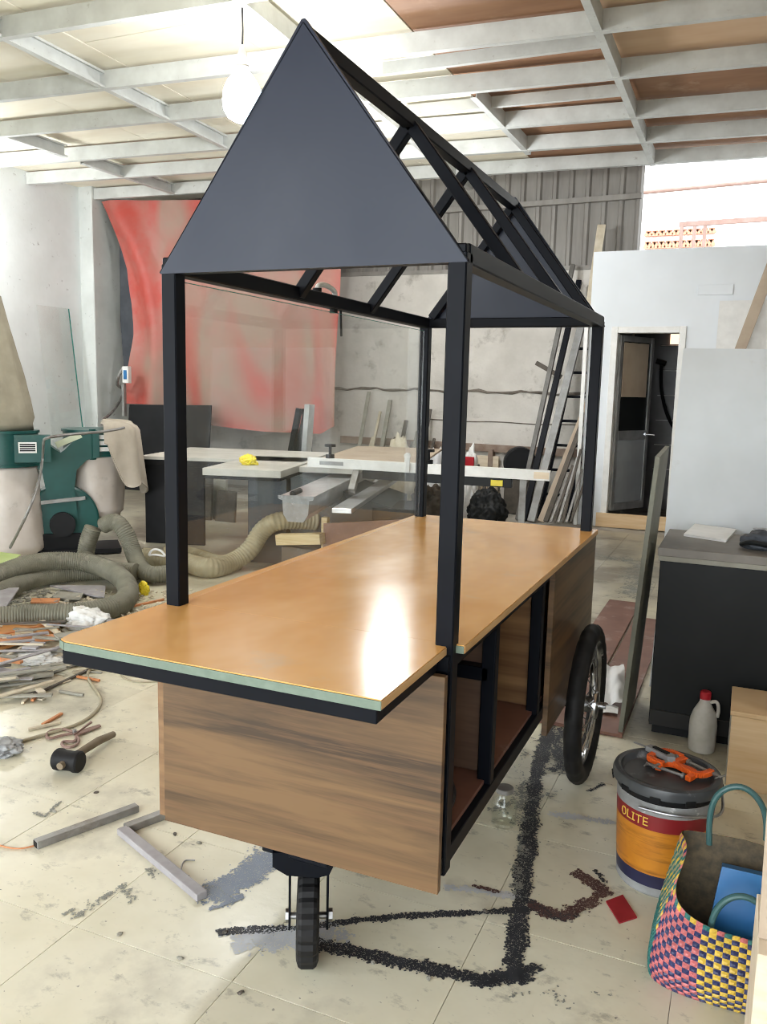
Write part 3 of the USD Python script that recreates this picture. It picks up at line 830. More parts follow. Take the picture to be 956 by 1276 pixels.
# big wheels
def wheel(xc, yc, R, out):
    c = A(xc, yc, R)
    n = 72
    ang = np.linspace(0, 2 * np.pi, n, endpoint=False)
    mr, mw = .036, .031
    prof_a = np.linspace(0, 2 * np.pi, 20, endpoint=False)
    rc = R - mr
    v = []
    for i, a in enumerate(ang):
        for b in prof_a:
            rad, w = mr * math.cos(b), mw * math.sin(b)
            if math.cos(b) > .2:
                rad += .0035 * (1 if (i % 3) else -1) * (1 if abs(math.sin(b)) > .25 or i % 3 == 1 else .2)
            r_ = rc + rad
            v.append([xc + w, yc + r_ * math.cos(a), R + r_ * math.sin(a)])
    m = 20
    f = []
    for i in range(n):
        for j in range(m):
            a0, a1, b0, b1 = i * m + j, i * m + (j + 1) % m, ((i + 1) % n) * m + j, ((i + 1) % n) * m + (j + 1) % m
            f += [[a0, a1, b1], [a0, b1, b0]]
    ty = trimesh.Trimesh(np.array(v), f, process=False)
    if ty.volume < 0:
        ty.invert()
    shift = R - (ty.bounds[1][1] - ty.bounds[0][1]) / 2
    wp_ = P_('wheel_tyre', moved(ty, (0, 0, -ty.bounds[0][2])), rubber, label='black treaded motorcycle tyre')
    R1 = rc - mr * .75
    P_('rim', lathe([(R1 + .006, -.024), (R1 + .012, -.022), (R1 - .004, -.008), (R1 - .006, 0), (R1 - .004, .008), (R1 + .012, .022), (R1 + .006, .024), (R1 - .010, .010), (R1 - .013, 0), (R1 - .010, -.010), (R1 + .006, -.024)], 64, c, axis=A(1, 0, 0)), chrome, parent=wp_)
    P_('hub', lathe([(0, -.06), (.014, -.06), (.014, -.045), (.05, -.04), (.052, -.028), (.03, -.02), (.03, .02), (.052, .028), (.05, .04), (.014, .045), (.014, .06), (0, .06)], 28, c, axis=A(1, 0, 0)), chrome, parent=wp_)
    for k in range(36):
        a = k / 36 * 2 * np.pi
        s = 1 if k % 2 else -1
        off = .55 * (1 if (k // 2) % 2 else -1)
        h0 = c + A(s * .033, .047 * math.cos(a + off), .047 * math.sin(a + off))
        h1 = c + A(s * .004, (R1 - .006) * math.cos(a), (R1 - .006) * math.sin(a))
        P_('spoke', tube([h0, h1], .0022, 5), chrome, parent=wp_)
    ax = cyl(c + A(-.07, 0, 0), c + A(.07, 0, 0), .009, 12)
    P_('axle', ax, steel, parent=wp_)


RW = .288
wheel(.785, 1.36, RW, 1)
wheel(-.085, 1.36, RW, -1)
P_('axle_bar', cat(bar((-.02, 1.36, RW), (.72, 1.36, RW), .035, .035), bar((.05, 1.36, RW), (.05, 1.36, .38), .035, .035, up=A(0, 1, 0)), bar((.65, 1.36, RW), (.65, 1.36, .38), .035, .035, up=A(0, 1, 0))), black_steel)
# front caster wheel with ribbed tyre, under a black fork
cx_, cy_, cr = .345, .05, .118
cv = []
nseg, prof = 60, [(-.022, .70), (-.027, .84), (-.022, .955), (-.014, 1.0), (0, 1.0), (.014, 1.0), (.022, .955), (.027, .84), (.022, .70)]
for i in range(nseg):
    a = i / nseg * 2 * np.pi
    g = 1.0 if i % 3 else .955
    for j, (w, r_) in enumerate(prof):
        rr_ = cr * r_ * (g if 2 <= j <= 6 else 1)
        cv.append([cx_ + w, cy_ + rr_ * math.cos(a), cr + rr_ * math.sin(a)])
cf = []
mm = len(prof)
for i in range(nseg):
    for j in range(mm):
        a0, a1, b0, b1 = i * mm + j, i * mm + (j + 1) % mm, ((i + 1) % nseg) * mm + j, ((i + 1) % nseg) * mm + (j + 1) % mm
        cf += [[a0, a1, b1], [a0, b1, b0]]
CROT = 27.0


def crot(m):
    return rot(m, CROT, (0, 0, 1), (cx_, cy_, 0))


ct = trimesh.Trimesh(np.array(cv), cf, process=False)
if ct.volume < 0:
    ct.invert()
cp = P_('caster_wheel', crot(moved(ct, (0, 0, -ct.bounds[0][2]))), rubber, label='small ribbed black front caster tyre', smooth=False)
P_('caster_hub', crot(cyl((cx_ - .02, cy_, cr), (cx_ + .02, cy_, cr), cr * .72, 28)), dull_steel, parent=cp)
P_('caster_axle', crot(cat(cyl((cx_ - .052, cy_, cr), (cx_ + .056, cy_, cr), .008, 12), cyl((cx_ + .05, cy_, cr), (cx_ + .06, cy_, cr), .016, 6), cyl((cx_ - .056, cy_, cr), (cx_ - .046, cy_, cr), .016, 6))), steel, parent=cp)
P_('caster_fork', crot(cat(bar((cx_ - .046, cy_, cr - .03), (cx_ - .046, cy_, .30), .005, .035, up=A(0, 1, 0)), slab([A(cx_ + .044, cy_ - .015, cr - .03), A(cx_ + .044, cy_ + .015, cr - .03), A(cx_ + .044, cy_ + .04, .22), A(cx_ + .044, cy_ + .04, .30), A(cx_ + .044, cy_ - .04, .30), A(cx_ + .044, cy_ - .04, .22)], .006, A(1, 0, 0)),
                      slab([A(cx_ - .085, cy_ - .06, .32), A(cx_ + .075, cy_ - .06, .32), A(cx_ + .05, cy_ - .06, .262), A(cx_ + .02, cy_ - .06, .255), A(cx_ - .05, cy_ - .06, .262), A(cx_ - .085, cy_ - .06, .285)], .12, A(0, 1, 0)))), black_steel)
P_('caster_mount', cbox((cx_ - .09, cy_ - .075, .305), (cx_ + .09, cy_ + .075, .37), .004), black_steel)

# clamp on the eave
kc = A(0, .786, ZP)
cl = Thing('spring_clamp', 'white and black bar clamp gripping the left eave beam over the glass', 'clamp', kc)
k0, k1 = kc + A(-.005, -.07, .02), kc + A(-.005, .05, .02)
cl.part('clamp_frame', tube(spline([k0 + A(0, 0, 0), k0 + A(0, .004, .014), k0 + A(0, .022, .022), k1 + A(0, -.025, .020), k1 + A(0, -.002, .010), k1 + A(0, .002, -.02), k1 + A(0, -.004, -.042)], 40), .0085, 8), white_paint, label='white clamp frame')
cl.part('jaw', cyl(k1 + A(.0, -.006, -.036), k1 + A(0, -.006, -.055), .013, 12), black_matte)
cl.part('pressure_pad', cyl(k0 + A(0, 0, -.004), k0 + A(0, 0, .010), .014, 12), black_matte)
cl.part('screw_rod', tube([k1 + A(.0, .045, -.04), k1 + A(0, .052, -.125)], .004, 8), black_matte)

# ================================================================== RIGHT SIDE
cb = Thing('dark_cabinet', 'large charcoal cabinet with a dusty brown top at the right', 'cabinet', (1.4, 2.15, 0))
cb.part('body', cbox((.962, 1.90, .05), (1.95, 2.40, .745), .003), charcoal)
cb.part('plinth', cbox((.975, 1.925, 0), (1.94, 2.38, .05), .002), black_matte)
cb.part('bottom_rail', cbox((.964, 1.893, .045), (1.95, 1.90, .11), .001), lam_dark)
tp = cb.part('cabinet_top', cbox((.952, 1.885, .765), (1.96, 2.41, .800), .002), dust_brown, label='dusty grey-brown top board')
cb.part('top_edge', cbox((.955, 1.888, .745), (1.957, 2.408, .765), .001), grey_wood)
wpl = [ony(850, 435, 2.62), ony(1010, 438, 2.62)]
solo('standing_white_board', slab([A(.905, 2.50, 0.0), A(1.75, 2.50, 0.0), A(1.75, 2.66, 1.63), A(.936, 2.66, 1.635)], .018, A(0, 1, -.1)), panel_white, 'large pale grey-white panel standing behind the dark cabinet', 'panel')
solo('leaning_sheet', slab([A(.868, 1.82, 0), A(.868, 2.25, 0), A(.938, 2.25, 1.19), A(.938, 1.84, 1.17)], .018, A(-1, 0, .06)), M('olive_board', (.20, .20, .155), (.15, .15, .115), sc=6, rough=.6), 'tall narrow greenish board leaning against the left end of the dark cabinet', 'board')
q = [onz(866, 655, .80), onz(918, 662, .80), onz(905, 676, .80), onz(852, 668, .80)]
solo('sample_sheet', slab(q, .010, A(0, 0, 1)), white_paint, 'small pale flat sheet lying on top of the dark cabinet', 'sheet')
bgp = onz(940, 684, .80)
pc = Thing('tool_pouch', 'dark grey fabric pouch lying on the dark cabinet top', 'pouch', bgp)
pc.part('body', blob(bgp + A(.03, .02, 0), (.085, .07, .05), .25, 2.2, 5), cloth_dark, smooth=True)
pc.part('strap', tube(spline([bgp + A(-.05, -.035, .02), bgp + A(-.02, -.06, .035), bgp + A(.04, -.065, .03), bgp + A(.09, -.04, .025)], 20), .010, 8), charcoal)
pc.part('zip', tube(spline([bgp + A(-.01, -.02, .085), bgp + A(.03, -.03, .09), bgp + A(.07, -.02, .08)], 12), .004, 6), pail_grey)

# jug
jp = A(1.178, 1.82, 0)
jg = Thing('plastic_jug', 'dirty white plastic jug with a red cap standing before the dark cabinet', 'jug', jp)
jg.part('body', lathe([(0, 0), (.040, 0), (.050, .006), (.052, .02), (.053, .11), (.051, .135), (.042, .165), (.028, .192), (.021, .205), (.019, .222), (0, .222)], 32, jp), jug_mat)
jg.part('cap', lathe([(0, .218), (.021, .218), (.021, .245), (.018, .249), (0, .249)], 24, jp), cap_red, label='red screw cap')
jg.part('handle', tube(spline([jp + A(.018, -.002, .205), jp + A(.042, -.004, .212), jp + A(.051, -.004, .19), jp + A(.049, -.004, .15)], 20), .007, 8), jug_mat)

# plywood box with a blade behind it
pb = Thing('plywood_box', 'light plywood box on the floor at the right edge behind the woven bag', 'box', (1.45, 1.65, 0))
pb.part('front_panel', cbox((1.277, 1.52, 0), (1.9, 1.538, .275), .0015), ply, smooth=False)
pb.part('top_panel', cbox((1.272, 1.515, .276), (1.9, 1.80, .293), .0015), ply, smooth=False)
pb.part('side_panel', cbox((1.274, 1.54, 0), (1.290, 1.79, .275), .0015), grey_wood, smooth=False)
pb.part('back_panel', cbox((1.277, 1.78, 0), (1.9, 1.798, .275), .0015), ply, smooth=False)
bl = onz(943, 838, .293)
solo('wood_peg', slab([bl + A(-.010, .03, 0), bl + A(.010, .03, 0), bl + A(.007, .03, .055), bl + A(0, .03, .065), bl + A(-.006, .03, .055)], .012, A(0, 1, 0)), grey_wood, 'small pale wooden peg standing upright on the plywood box', 'peg')

# bucket
bc = A(1.112, .815, 0)
bk = Thing('paint_pail', 'used paint pail with a red and orange printed band and a black lid', 'paint pail', bc)
bz = [0, .006, .024, .055, .075, .205, .252, .285, .300, .318]
br = [.118, .124, .1245, .1265, .128, .1345, .1365, .138, .143, .143]


def band(z0, z1, mat, name='body_band', lab=None, dr=0.0, n=64):
    zz = np.linspace(z0, z1, 5)
    rr_ = np.interp(zz, bz, br) + dr
    pr = [(0, z0)] + list(zip(rr_, zz)) + [(0, z1)]
    return bk.part(name, lathe(pr, n, bc), mat, label=lab)


band(0, .03, pail_grey, 'pail_foot')
band(.03, .068, pail_navy, 'pail_band', 'dark navy printed band')
og = band(.068, .205, pail_orange, 'pail_band', 'orange printed band')
rd = band(.205, .250, pail_red, 'pail_band', 'dark red printed band')
band(.250, .286, pail_grey, 'pail_neck', 'grey dented neck with white drips')
band(.286, .318, black_matte, 'pail_rim')
lid = bk.part('lid', lathe([(0, .320), (.120, .320), (.126, .326), (.130, .337), (.138, .339), (.148, .336), (.152, .326), (.152, .308), (.147, .306), (.143, .316), (0, .316)], 64, bc), lid_mat, label='black lid smeared with grey')
for k in range(10):
    a = k / 10 * 2 * np.pi + .2
    bk.part('lid_tab', bar(bc + A(.150 * math.cos(a), .150 * math.sin(a), .296), bc + A(.153 * math.cos(a), .153 * math.sin(a), .314), .03, .005, up=A(math.cos(a), math.sin(a), 0)), black_matte, parent=lid)
# lettering wrapped on the red band: what the photograph shows of the word
tm = meshkit.text_mesh('OLITE', .024, .0015, bold=False)
tm = tm.subdivide_to_size(.012)
v = tm.vertices.copy()
vw = unit(CAM[:2] - bc[:2])
a_view = math.atan2(vw[1], vw[0])
x_mid = v[:, 0].max()
rr_ = .1366
ang = a_view - .30 + (v[:, 0] - x_mid) / rr_
v2 = np.stack([bc[0] + (rr_ + v[:, 2] - .0004) * np.cos(ang), bc[1] + (rr_ + v[:, 2] - .0004) * np.sin(ang), .216 + v[:, 1]], 1)
bk.part('lettering', trimesh.Trimesh(v2, tm.faces, process=False), pail_yellow, parent=rd, label='yellow printed letters OLITE', smooth=False)
bk.part('wire_handle', tube(spline([bc + A(.150, .02, .29), bc + A(.155, -.04, .262), bc + A(.11, -.115, .268), bc + A(.02, -.150, .272), bc + A(-.06, -.138, .270)], 40), .004, 8), steel)

# orange clamps and a utility blade on the lid
ZL = .339 - .018


def gclamp_parts(t):
    a = A
    path = spline([(-.045, -.012, .012), (-.047, .022, .012), (-.040, .040, .012), (-.02, .046, .012), (.02, .046, .012), (.040, .040, .012), (.047, .022, .012), (.045, -.012, .012)], 40)
    fr_ = cat(*[bar(path[i], path[i + 1] + (path[i + 1] - path[i]) * .4, .018, .016, b=.002) for i in range(len(path) - 1)])
    t.part('clamp_frame', fr_, orange_paint, local=True)
    t.part('screw', tube([(-.085, -.004, .012), (.028, -.004, .012)], .0045, 10), dull_steel, local=True)
    t.part('tommy_bar', tube([(-.08, -.026, .012), (-.08, .018, .012)], .003, 8), dull_steel, local=True)
    t.part('pressure_pad', cyl((.024, -.004, .012), (.032, -.004, .012), .009, 12), dull_steel, local=True)


lz = .3215
for k, (dx, dy, rz, lab) in enumerate([(.020, -.005, -20, 'orange C-clamp lying nearest on the paint pail lid'), (.075, .055, 145, 'orange C-clamp lying at the right back of the paint pail lid'),
                                        (.000, .060, 60, 'orange C-clamp lying at the left back of the paint pail lid')]):
    t = Thing('orange_clamp', lab, 'clamp', bc + A(dx, dy, lz + .004 * k), group=None, rotz=rz)
    gclamp_parts(t)
kb = bc + A(-.020, .070, lz)
ut = Thing('utility_cutter', 'grey and white hand cutter lying beside the orange clamps on the lid', 'cutter', kb, rotz=-35)
ut.part('handle', slab([A(-.055, -.012, .02), A(.03, -.016, .02), (.045, 0, .02), A(.03, .016, .02), A(-.055, .010, .02)], .016, A(0, 0, 1)), pail_grey, local=True)
ut.part('grip', slab([A(-.035, -.006, .036), A(.02, -.007, .036), A(.02, .007, .036), A(-.035, .006, .036)], .004, A(0, 0, 1)), black_matte, local=True)
ut.part('blade', slab([A(-.055, -.006, .026), A(-.11, -.004, .022), A(-.11, .004, .022), A(-.055, .006, .026)], .002, A(0, 0, 1)), steel, local=True)

# red card, jar
q = [onz(u, v_) for u, v_ in [(755, 1125), (776, 1117), (794, 1145), (772, 1152)]]
solo('red_card', slab(np.array(q) + A(0, 0, .002), .004, A(0, 0, 1)), red_card, 'small dark red card on the floor beside the paint pail', 'card')
j0 = A(.612, .90, 0)
jr = Thing('glass_jar', 'empty clear jar with a metal lid under the side of the cart', 'jar', j0)
jr.part('body', lathe([(.0, .0), (.034, 0), (.042, .008), (.043, .07), (.038, .090), (.027, .100), (.027, .118), (.024, .118), (.024, .10), (.035, .088), (.040, .07), (.039, .01), (.032, .005), (0, .005)], 32, j0), jar_glass, smooth=True)
jr.part('lid', lathe([(0, .116), (.029, .116), (.029, .130), (.027, .132), (0, .132)], 24, j0), dull_steel)

# planks and paper on the floor behind the wheel
for x0, x1, y0, y1, lab in [(.47, .672, 1.80, 4.13, 'left dusty red-brown board lying on the floor behind the big wheel'), (.685, .872, 1.795, 3.75, 'right dusty red-brown board lying on the floor beside the leaning sheet')]:
    solo('floor_board', cbox((x0, y0, .001), (x1, y1, .016), .001), brown_board, lab, 'board', smooth=False)


def crumple(c, w, h, seed, amp=.03, rz=0, lift=.0):
    def fn(u, v):
        x_, y_ = (u - .5) * w, (v - .5) * h
        z_ = amp * 2.2 * np.abs(meshkit.fbm(np.stack([u * 2.6, v * 2.6, np.full_like(u, seed * 1.7)], -1), 3, seed) - .45) + .002 + lift * v
        c_, s_ = math.cos(rz), math.sin(rz)
        return np.stack([c[0] + x_ * c_ - y_ * s_, c[1] + x_ * s_ + y_ * c_, c[2] + z_], -1)
    return grid(fn, 16, 16, .001)


solo('paper_sheet', crumple(onz(757, 868, .02), .15, .26, 3, .05, .2, .10), paper, 'crumpled white paper behind the big cart wheel', 'paper')
solo('paper_sheet', crumple(onz(750, 884, .02), .14, .10, 4, .015, .1), paper, 'smaller flat white paper in front of the crumpled one behind the wheel', 'paper')

# woven bag
bx, by = 1.29, .38
wv = Thing('woven_bag', 'woven plastic market bag in pink, navy, yellow and teal at the right edge', 'bag', (bx, by, 0))
NU, NV = 84, 16


def bag_pt(a, t):
    """a: angle round the bag (0..1), t: height 0..1"""
    th = a * 2 * np.pi
    hx, hy = .215, .085 + .02 * math.sin(math.pi * min(t * 1.4, 1))
    n = 3.2
    cx_, sx_ = math.cos(th), math.sin(th)
    k = (abs(cx_) ** n + abs(sx_) ** n) ** (-1 / n)
    top_f = .258 + .075 * sx_ + .06 * max(0, -cx_) ** 3 - .02 * max(0, cx_)
    z = t * top_f
    flare = 1 + .06 * math.sin(t * 2.6) - .10 * (1 - t) ** 6
    pinch = 1 - .40 * max(0, -cx_) ** 2 * t
    return A(bx + .035 + hx * k * cx_ * flare * pinch, by + .005 + hy * k * sx_ * flare + .02 * t, z + .002)


cells = {k: [] for k in weave}
for i in range(NU):
    for j in range(NV):
        a0, a1, t0, t1 = i / NU, (i + 1) / NU, j / NV, (j + 1) / NV
        sh_ = 0.5 / NU * j * .35
        th = (a0 + .5 / NU) * 360
        chk = (i + j) % 2
        if 135 <= th < 210:
            col = 'teal' if (chk or j < 8) else ('tan' if (i % 3) else 'yellow')
        elif 210 <= th < 250:
            col = 'pink' if chk else 'navy'
        elif 250 <= th < 360:
            col = 'yellow' if chk else 'navy'
        else:
            col = 'tan' if chk else ('pink' if i % 3 == 0 else 'navy')
        if j >= NV - 1:
            col = ['yellow', 'navy', 'yellow', 'pink'][i % 4] if th < 180 else ['pink', 'teal', 'yellow'][i % 3]
        pts = []
        for s in np.linspace(0, 1, 4):
            for r_ in np.linspace(0, 1, 4):
                p = bag_pt((a0 + (a1 - a0) * s), t0 + (t1 - t0) * r_)
                cdir = unit(A(p[0] - bx, (p[1] - by) * 2.5, 0))
                bul = .0045 * math.sin(math.pi * s) * math.sin(math.pi * r_) - .001
                pts.append(p + cdir * bul)
        k = np.arange(9)
        base = np.array([(q_ // 3) * 4 + q_ % 3 for q_ in k])
        fcs = np.vstack([np.stack([base, base + 4, base + 5], 1), np.stack([base, base + 5, base + 1], 1)])
        cells[col].append(trimesh.Trimesh(np.array(pts), fcs, process=False))
for k, ms in cells.items():
    wv.part('woven_strips', cat(ms), weave[k], label=f'woven {k} plastic strips', kind='stuff', smooth=False)
inn = np.array([[bag_pt(i / NU, t) for t in np.linspace(0, 1, 8)] for i in range(NU)])
ctr_ = A(bx + .03, by, 0)
vin = inn.reshape(-1, 3).copy()
vin[:, :2] = ctr_[:2] + (vin[:, :2] - ctr_[:2]) * .985
fi = []
for i in range(NU):
    for j in range(7):
        a0, a1, b0, b1 = i * 8 + j, i * 8 + j + 1, ((i + 1) % NU) * 8 + j, ((i + 1) % NU) * 8 + j + 1
        fi += [[a0, a1, b1], [a0, b1, b0]]
cidx = len(vin)
vin = np.vstack([vin, ctr_ + A(0, 0, .004)])
fi += [[i * 8, ((i + 1) % NU) * 8, cidx] for i in range(NU)]
wv.part('lining', trimesh.Trimesh(vin, fi, process=False), M('bag_inner', (.055, .045, .03), (.12, .09, .05), sc=45, rough=.7), smooth=True)
hb = [ony(884, 1052, .49), ony(886, 1012, .49), ony(900, 986, .49), ony(925, 981, .49), ony(945, 996, .49), ony(955, 1047, .49)]
wv.part('handle', tube(spline(hb, 40), .0075, 10), handle_teal, label='teal back handle')
hf = [ony(884, 1185, .345), ony(889, 1143, .345), ony(905, 1122, .345), ony(925, 1117, .345), ony(948, 1128, .345), ony(958, 1175, .345)]
wv.part('handle', tube(spline(hf, 40), .0075, 10), handle_teal, label='teal front handle')
solo('blue_packet', slab([A(1.245, .38, .05), A(1.45, .38, .05), A(1.44, .43, .285), A(1.275, .43, .285)], .03, A(0, 1, -.2)), blue_plastic, 'blue plastic packet standing inside the woven bag', 'packet')

# boards at the very right edge, nearest
solo('pale_crate', cbox((1.342, -.05, .002), (1.75, .16, .392), .002), pale_ply, 'pale plywood crate at the lower right edge beside the woven bag', 'crate', smooth=False)
solo('edge_board', slab([A(1.343, .00, .394), A(1.7, .00, .394), A(1.7, .02, .66), A(1.338, .02, .66)], .012, A(0, 1, 0)), tan_board, 'small brown board standing on the pale crate at the right edge', 'board', smooth=False)

# ================================================================== LEFT FLOOR THINGS
# mallet
h0, h1 = onz(85, 945, .05), onz(132, 918, .03)
ml = Thing('rubber_mallet', 'black rubber mallet with a worn wooden handle on the floor', 'mallet', A(h0[0], h0[1], 0))
hd = unit(A(h1[0] - h0[0], h1[1] - h0[1], 0))
sd = unit(A(1.0, -.42, 0))
c0 = A(h0[0], h0[1], .042)
hdv = unit(h1 - c0)
hdv[2] = 0
hdv = unit(hdv)
sd = A(hdv[1], -hdv[0], 0)
ml.part('head', lathe([(0, -.052), (.034, -.052), (.039, -.046), (.040, -.03), (.036, -.02), (.036, .02), (.040, .03), (.039, .046), (.034, .052), (0, .052)], 28, c0, axis=sd), rubber)
ml.part('handle', tube([c0 - hdv * .052, c0 + hdv * .05, c0 + hdv * .2 + A(0, 0, -.008), c0 + hdv * .30 + A(0, 0, -.024)], [.013, .014, .016, .013], 14), mallet_wood, label='worn grey-brown wooden handle')
# tin snips
sp = onz(93, 914, .006)
sn = Thing('tin_snips', 'rusty tin snips lying open on the floor above the mallet', 'snips', A(sp[0], sp[1], 0))


def zpath(pts, z=.008, n=24):
    return spline([onz(u, v_, z) for u, v_ in pts], n)


sn.part('blade', slab([onz(91, 914, .006), onz(95, 918, .006), onz(126, 906, .006), onz(124, 904, .006)], .006, A(0, 0, 1)), rust)
sn.part('blade', slab([onz(92, 917, .012), onz(96, 914, .012), onz(115, 901, .012), onz(113, 900, .012)], .006, A(0, 0, 1)), rust)
sn.part('grip', tube(zpath([(93, 914), (80, 909), (66, 910), (58, 916), (62, 920), (75, 917), (90, 914)]), .006, 8), rust)
sn.part('grip', tube(zpath([(95, 916), (90, 924), (80, 924), (78, 929), (88, 931), (97, 926), (96, 918)]), .006, 8), rust)
sn.part('pivot', cyl(sp + A(0, 0, .0), sp + A(0, 0, .016), .008, 12), dull_steel)
# grey film bag, cords
solo('grey_rag', blob(onz(4, 938), (.075, .065, .035), .45, 2.2, 8), grey_film, 'crumpled grey plastic rag on the floor at the left edge', 'rag', smooth=True)
solo('tan_cord', tube(zpath([(22, 925), (60, 914), (95, 903), (118, 888), (126, 873), (118, 858), (110, 845), (112, 835), (125, 828)], .007, 60), .007, 8), cord_tan, 'tan cord snaking across the floor past the snips', 'cord')
solo('thin_wire', tube(zpath([(-10, 1050), (10, 1056), (28, 1057), (42, 1054)], .003, 30), .0025, 6), orange_wood, 'thin brown wire on the floor beside the steel bar', 'wire')
solo('thin_wire', tube(zpath([(150, 835), (155, 845), (180, 850), (205, 847), (215, 843)], .004, 30), .004, 6), cord_tan, 'thin tan wire curling on the floor under the counter corner', 'wire')
solo('thin_wire', tube(zpath([(243, 1072), (232, 1072), (226, 1082), (230, 1092), (236, 1091)], .003, 30), .002, 6), dull_steel, 'short curl of wire beside the angled steel frame', 'wire')
# steel bar and mitred frame pieces
a, b = onz(44, 1052, .012), onz(171, 1006, .012)
tb = Thing('steel_bar', 'short grey square steel bar lying alone on the floor', 'steel bar', A(*((a + b) / 2)[:2], 0))
tb.part('tube', bar(a, b, .030, .024, b=.002), dull_steel)
dd_ = unit(b - a)
tb.part('cut_end', bar(a - dd_ * .001, a + dd_ * .004, .026, .020, b=.001), black_matte)
fa, fb, fc = onz(152, 1034, .012), onz(252, 1117, .012), onz(225, 1007, .012)
lf_ = Thing('mitred_frame', 'grey L-shaped mitred steel frame corner on the floor in front of the wood panel', 'steel frame', A(fa[0], fa[1], 0))
lf_.part('long_leg', bar(fa, fb, .034, .022, b=.002), purple_dust, label='pale dusty leg')
lf_.part('short_leg', bar(fa + unit(fc - fa) * .012, fc, .032, .024, b=.002), dull_steel)
# orange board
q = [onz(-60, 795, .03), onz(-20, 778, .03), onz(62, 781, .03), onz(74, 788, .03), onz(-30, 820, .03)]
solo('orange_board', slab(q, .016, A(0, 0, 1)), orange_lam, 'orange laminate board lying on the scrap heap at the left edge', 'board', smooth=False)
solo('long_stick', bar(onz(-30, 798, .05), onz(204, 747, .03), .016, .014), orange_wood, 'long thin orange-brown stick lying across the scrap heap', 'stick')
solo('plastic_film', blob(onz(108, 783), (.15, .10, .085), .4, 2.3, 11), frost, 'crumpled white plastic film behind the counter corner', 'plastic film', smooth=True)
solo('plastic_film', blob(onz(48, 825), (.14, .09, .035), .45, 2.6, 12), frost, 'flat crumpled white plastic film at the foot of the scrap heap', 'plastic film', smooth=True)
solo('yellow_rag', blob(onz(179, 741), (.04, .035, .06), .4, 2.3, 13), yellow, 'small crumpled yellow rag on the floor beside the hose bend', 'rag', smooth=True)
solo('green_sheet', slab([onz(-40, 703, .12), onz(-30, 685, .16), onz(26, 692, .16), onz(-5, 712, .12)], .006, A(0, 0, 1)), green_paper, 'pale green card lying on the hose coil at the left edge', 'card')
# sheets inside the coil
for q, mt, lab in [([(62, 731), (132, 731), (130, 745), (118, 744)], purple_dust, 'grey flat tile offcut inside the hose coil'),
                   ([(70, 738), (104, 741), (100, 748), (66, 746)], grey_wood, 'brownish flat offcut inside the hose coil near its front'),
                   ([(40, 747), (75, 747), (73, 752), (38, 752)], orange_wood, 'orange flat offcut inside the hose coil'),
                   ([(-30, 770), (-10, 735), (24, 734), (2, 766)], purple_dust, 'grey slab leaning on the hose coil at the left edge'),
                   ([(28, 776), (50, 766), (54, 770), (34, 782)], pale_wood, 'pale flat offcut in front of the hose coil')]:
    zz = .09 if q[0][0] < 0 else .02
    solo('flat_offcut', slab([onz(u, v_, zz) for u, v_ in q], .010, A(0, 0, 1)), mt, lab, 'offcut', smooth=False)

# scrap heap: sticks and slivers, each its own thing
kinds = [(pale_wood, 'pale thin wood offcut in the scrap heap on the left floor', 'pale offcuts in the scrap heap'),
         (grey_wood, 'dusty grey wood offcut in the scrap heap on the left floor', 'grey offcuts in the scrap heap'),
         (dark_wood, 'dark board sliver in the scrap heap on the left floor', 'dark offcuts in the scrap heap'),
         (orange_wood, 'orange-brown wood stick in the scrap heap on the left floor', 'orange offcuts in the scrap heap'),
         (purple_dust, 'pale grey board scrap in the scrap heap on the left floor', 'pale grey offcuts in the scrap heap')]
from shapely.geometry import Polygon as SPoly, LineString
from shapely.strtree import STRtree
loop_px = [(-40, 745), (10, 720), (60, 705), (110, 705), (145, 718), (162, 738), (140, 757), (100, 765), (50, 767), (0, 770), (-60, 775)]
HOSE_KEEP = LineString([tuple(onz(u, v_, .07)[:2]) for u, v_ in loop_px]).buffer(.085)
CLEAR = LineString([tuple(onz(u, v_)[:2]) for u, v_ in [(22, 925), (60, 914), (95, 903), (118, 888), (126, 873), (118, 858), (110, 845)]]).buffer(.05)
ob_poly = SPoly([tuple(onz(u, v_, .03)[:2]) for u, v_ in [(-60, 795), (-20, 778), (62, 781), (74, 788), (-30, 820)]]).buffer(.01)
laid = [(ob_poly, .05)]
nheap = tries = 0
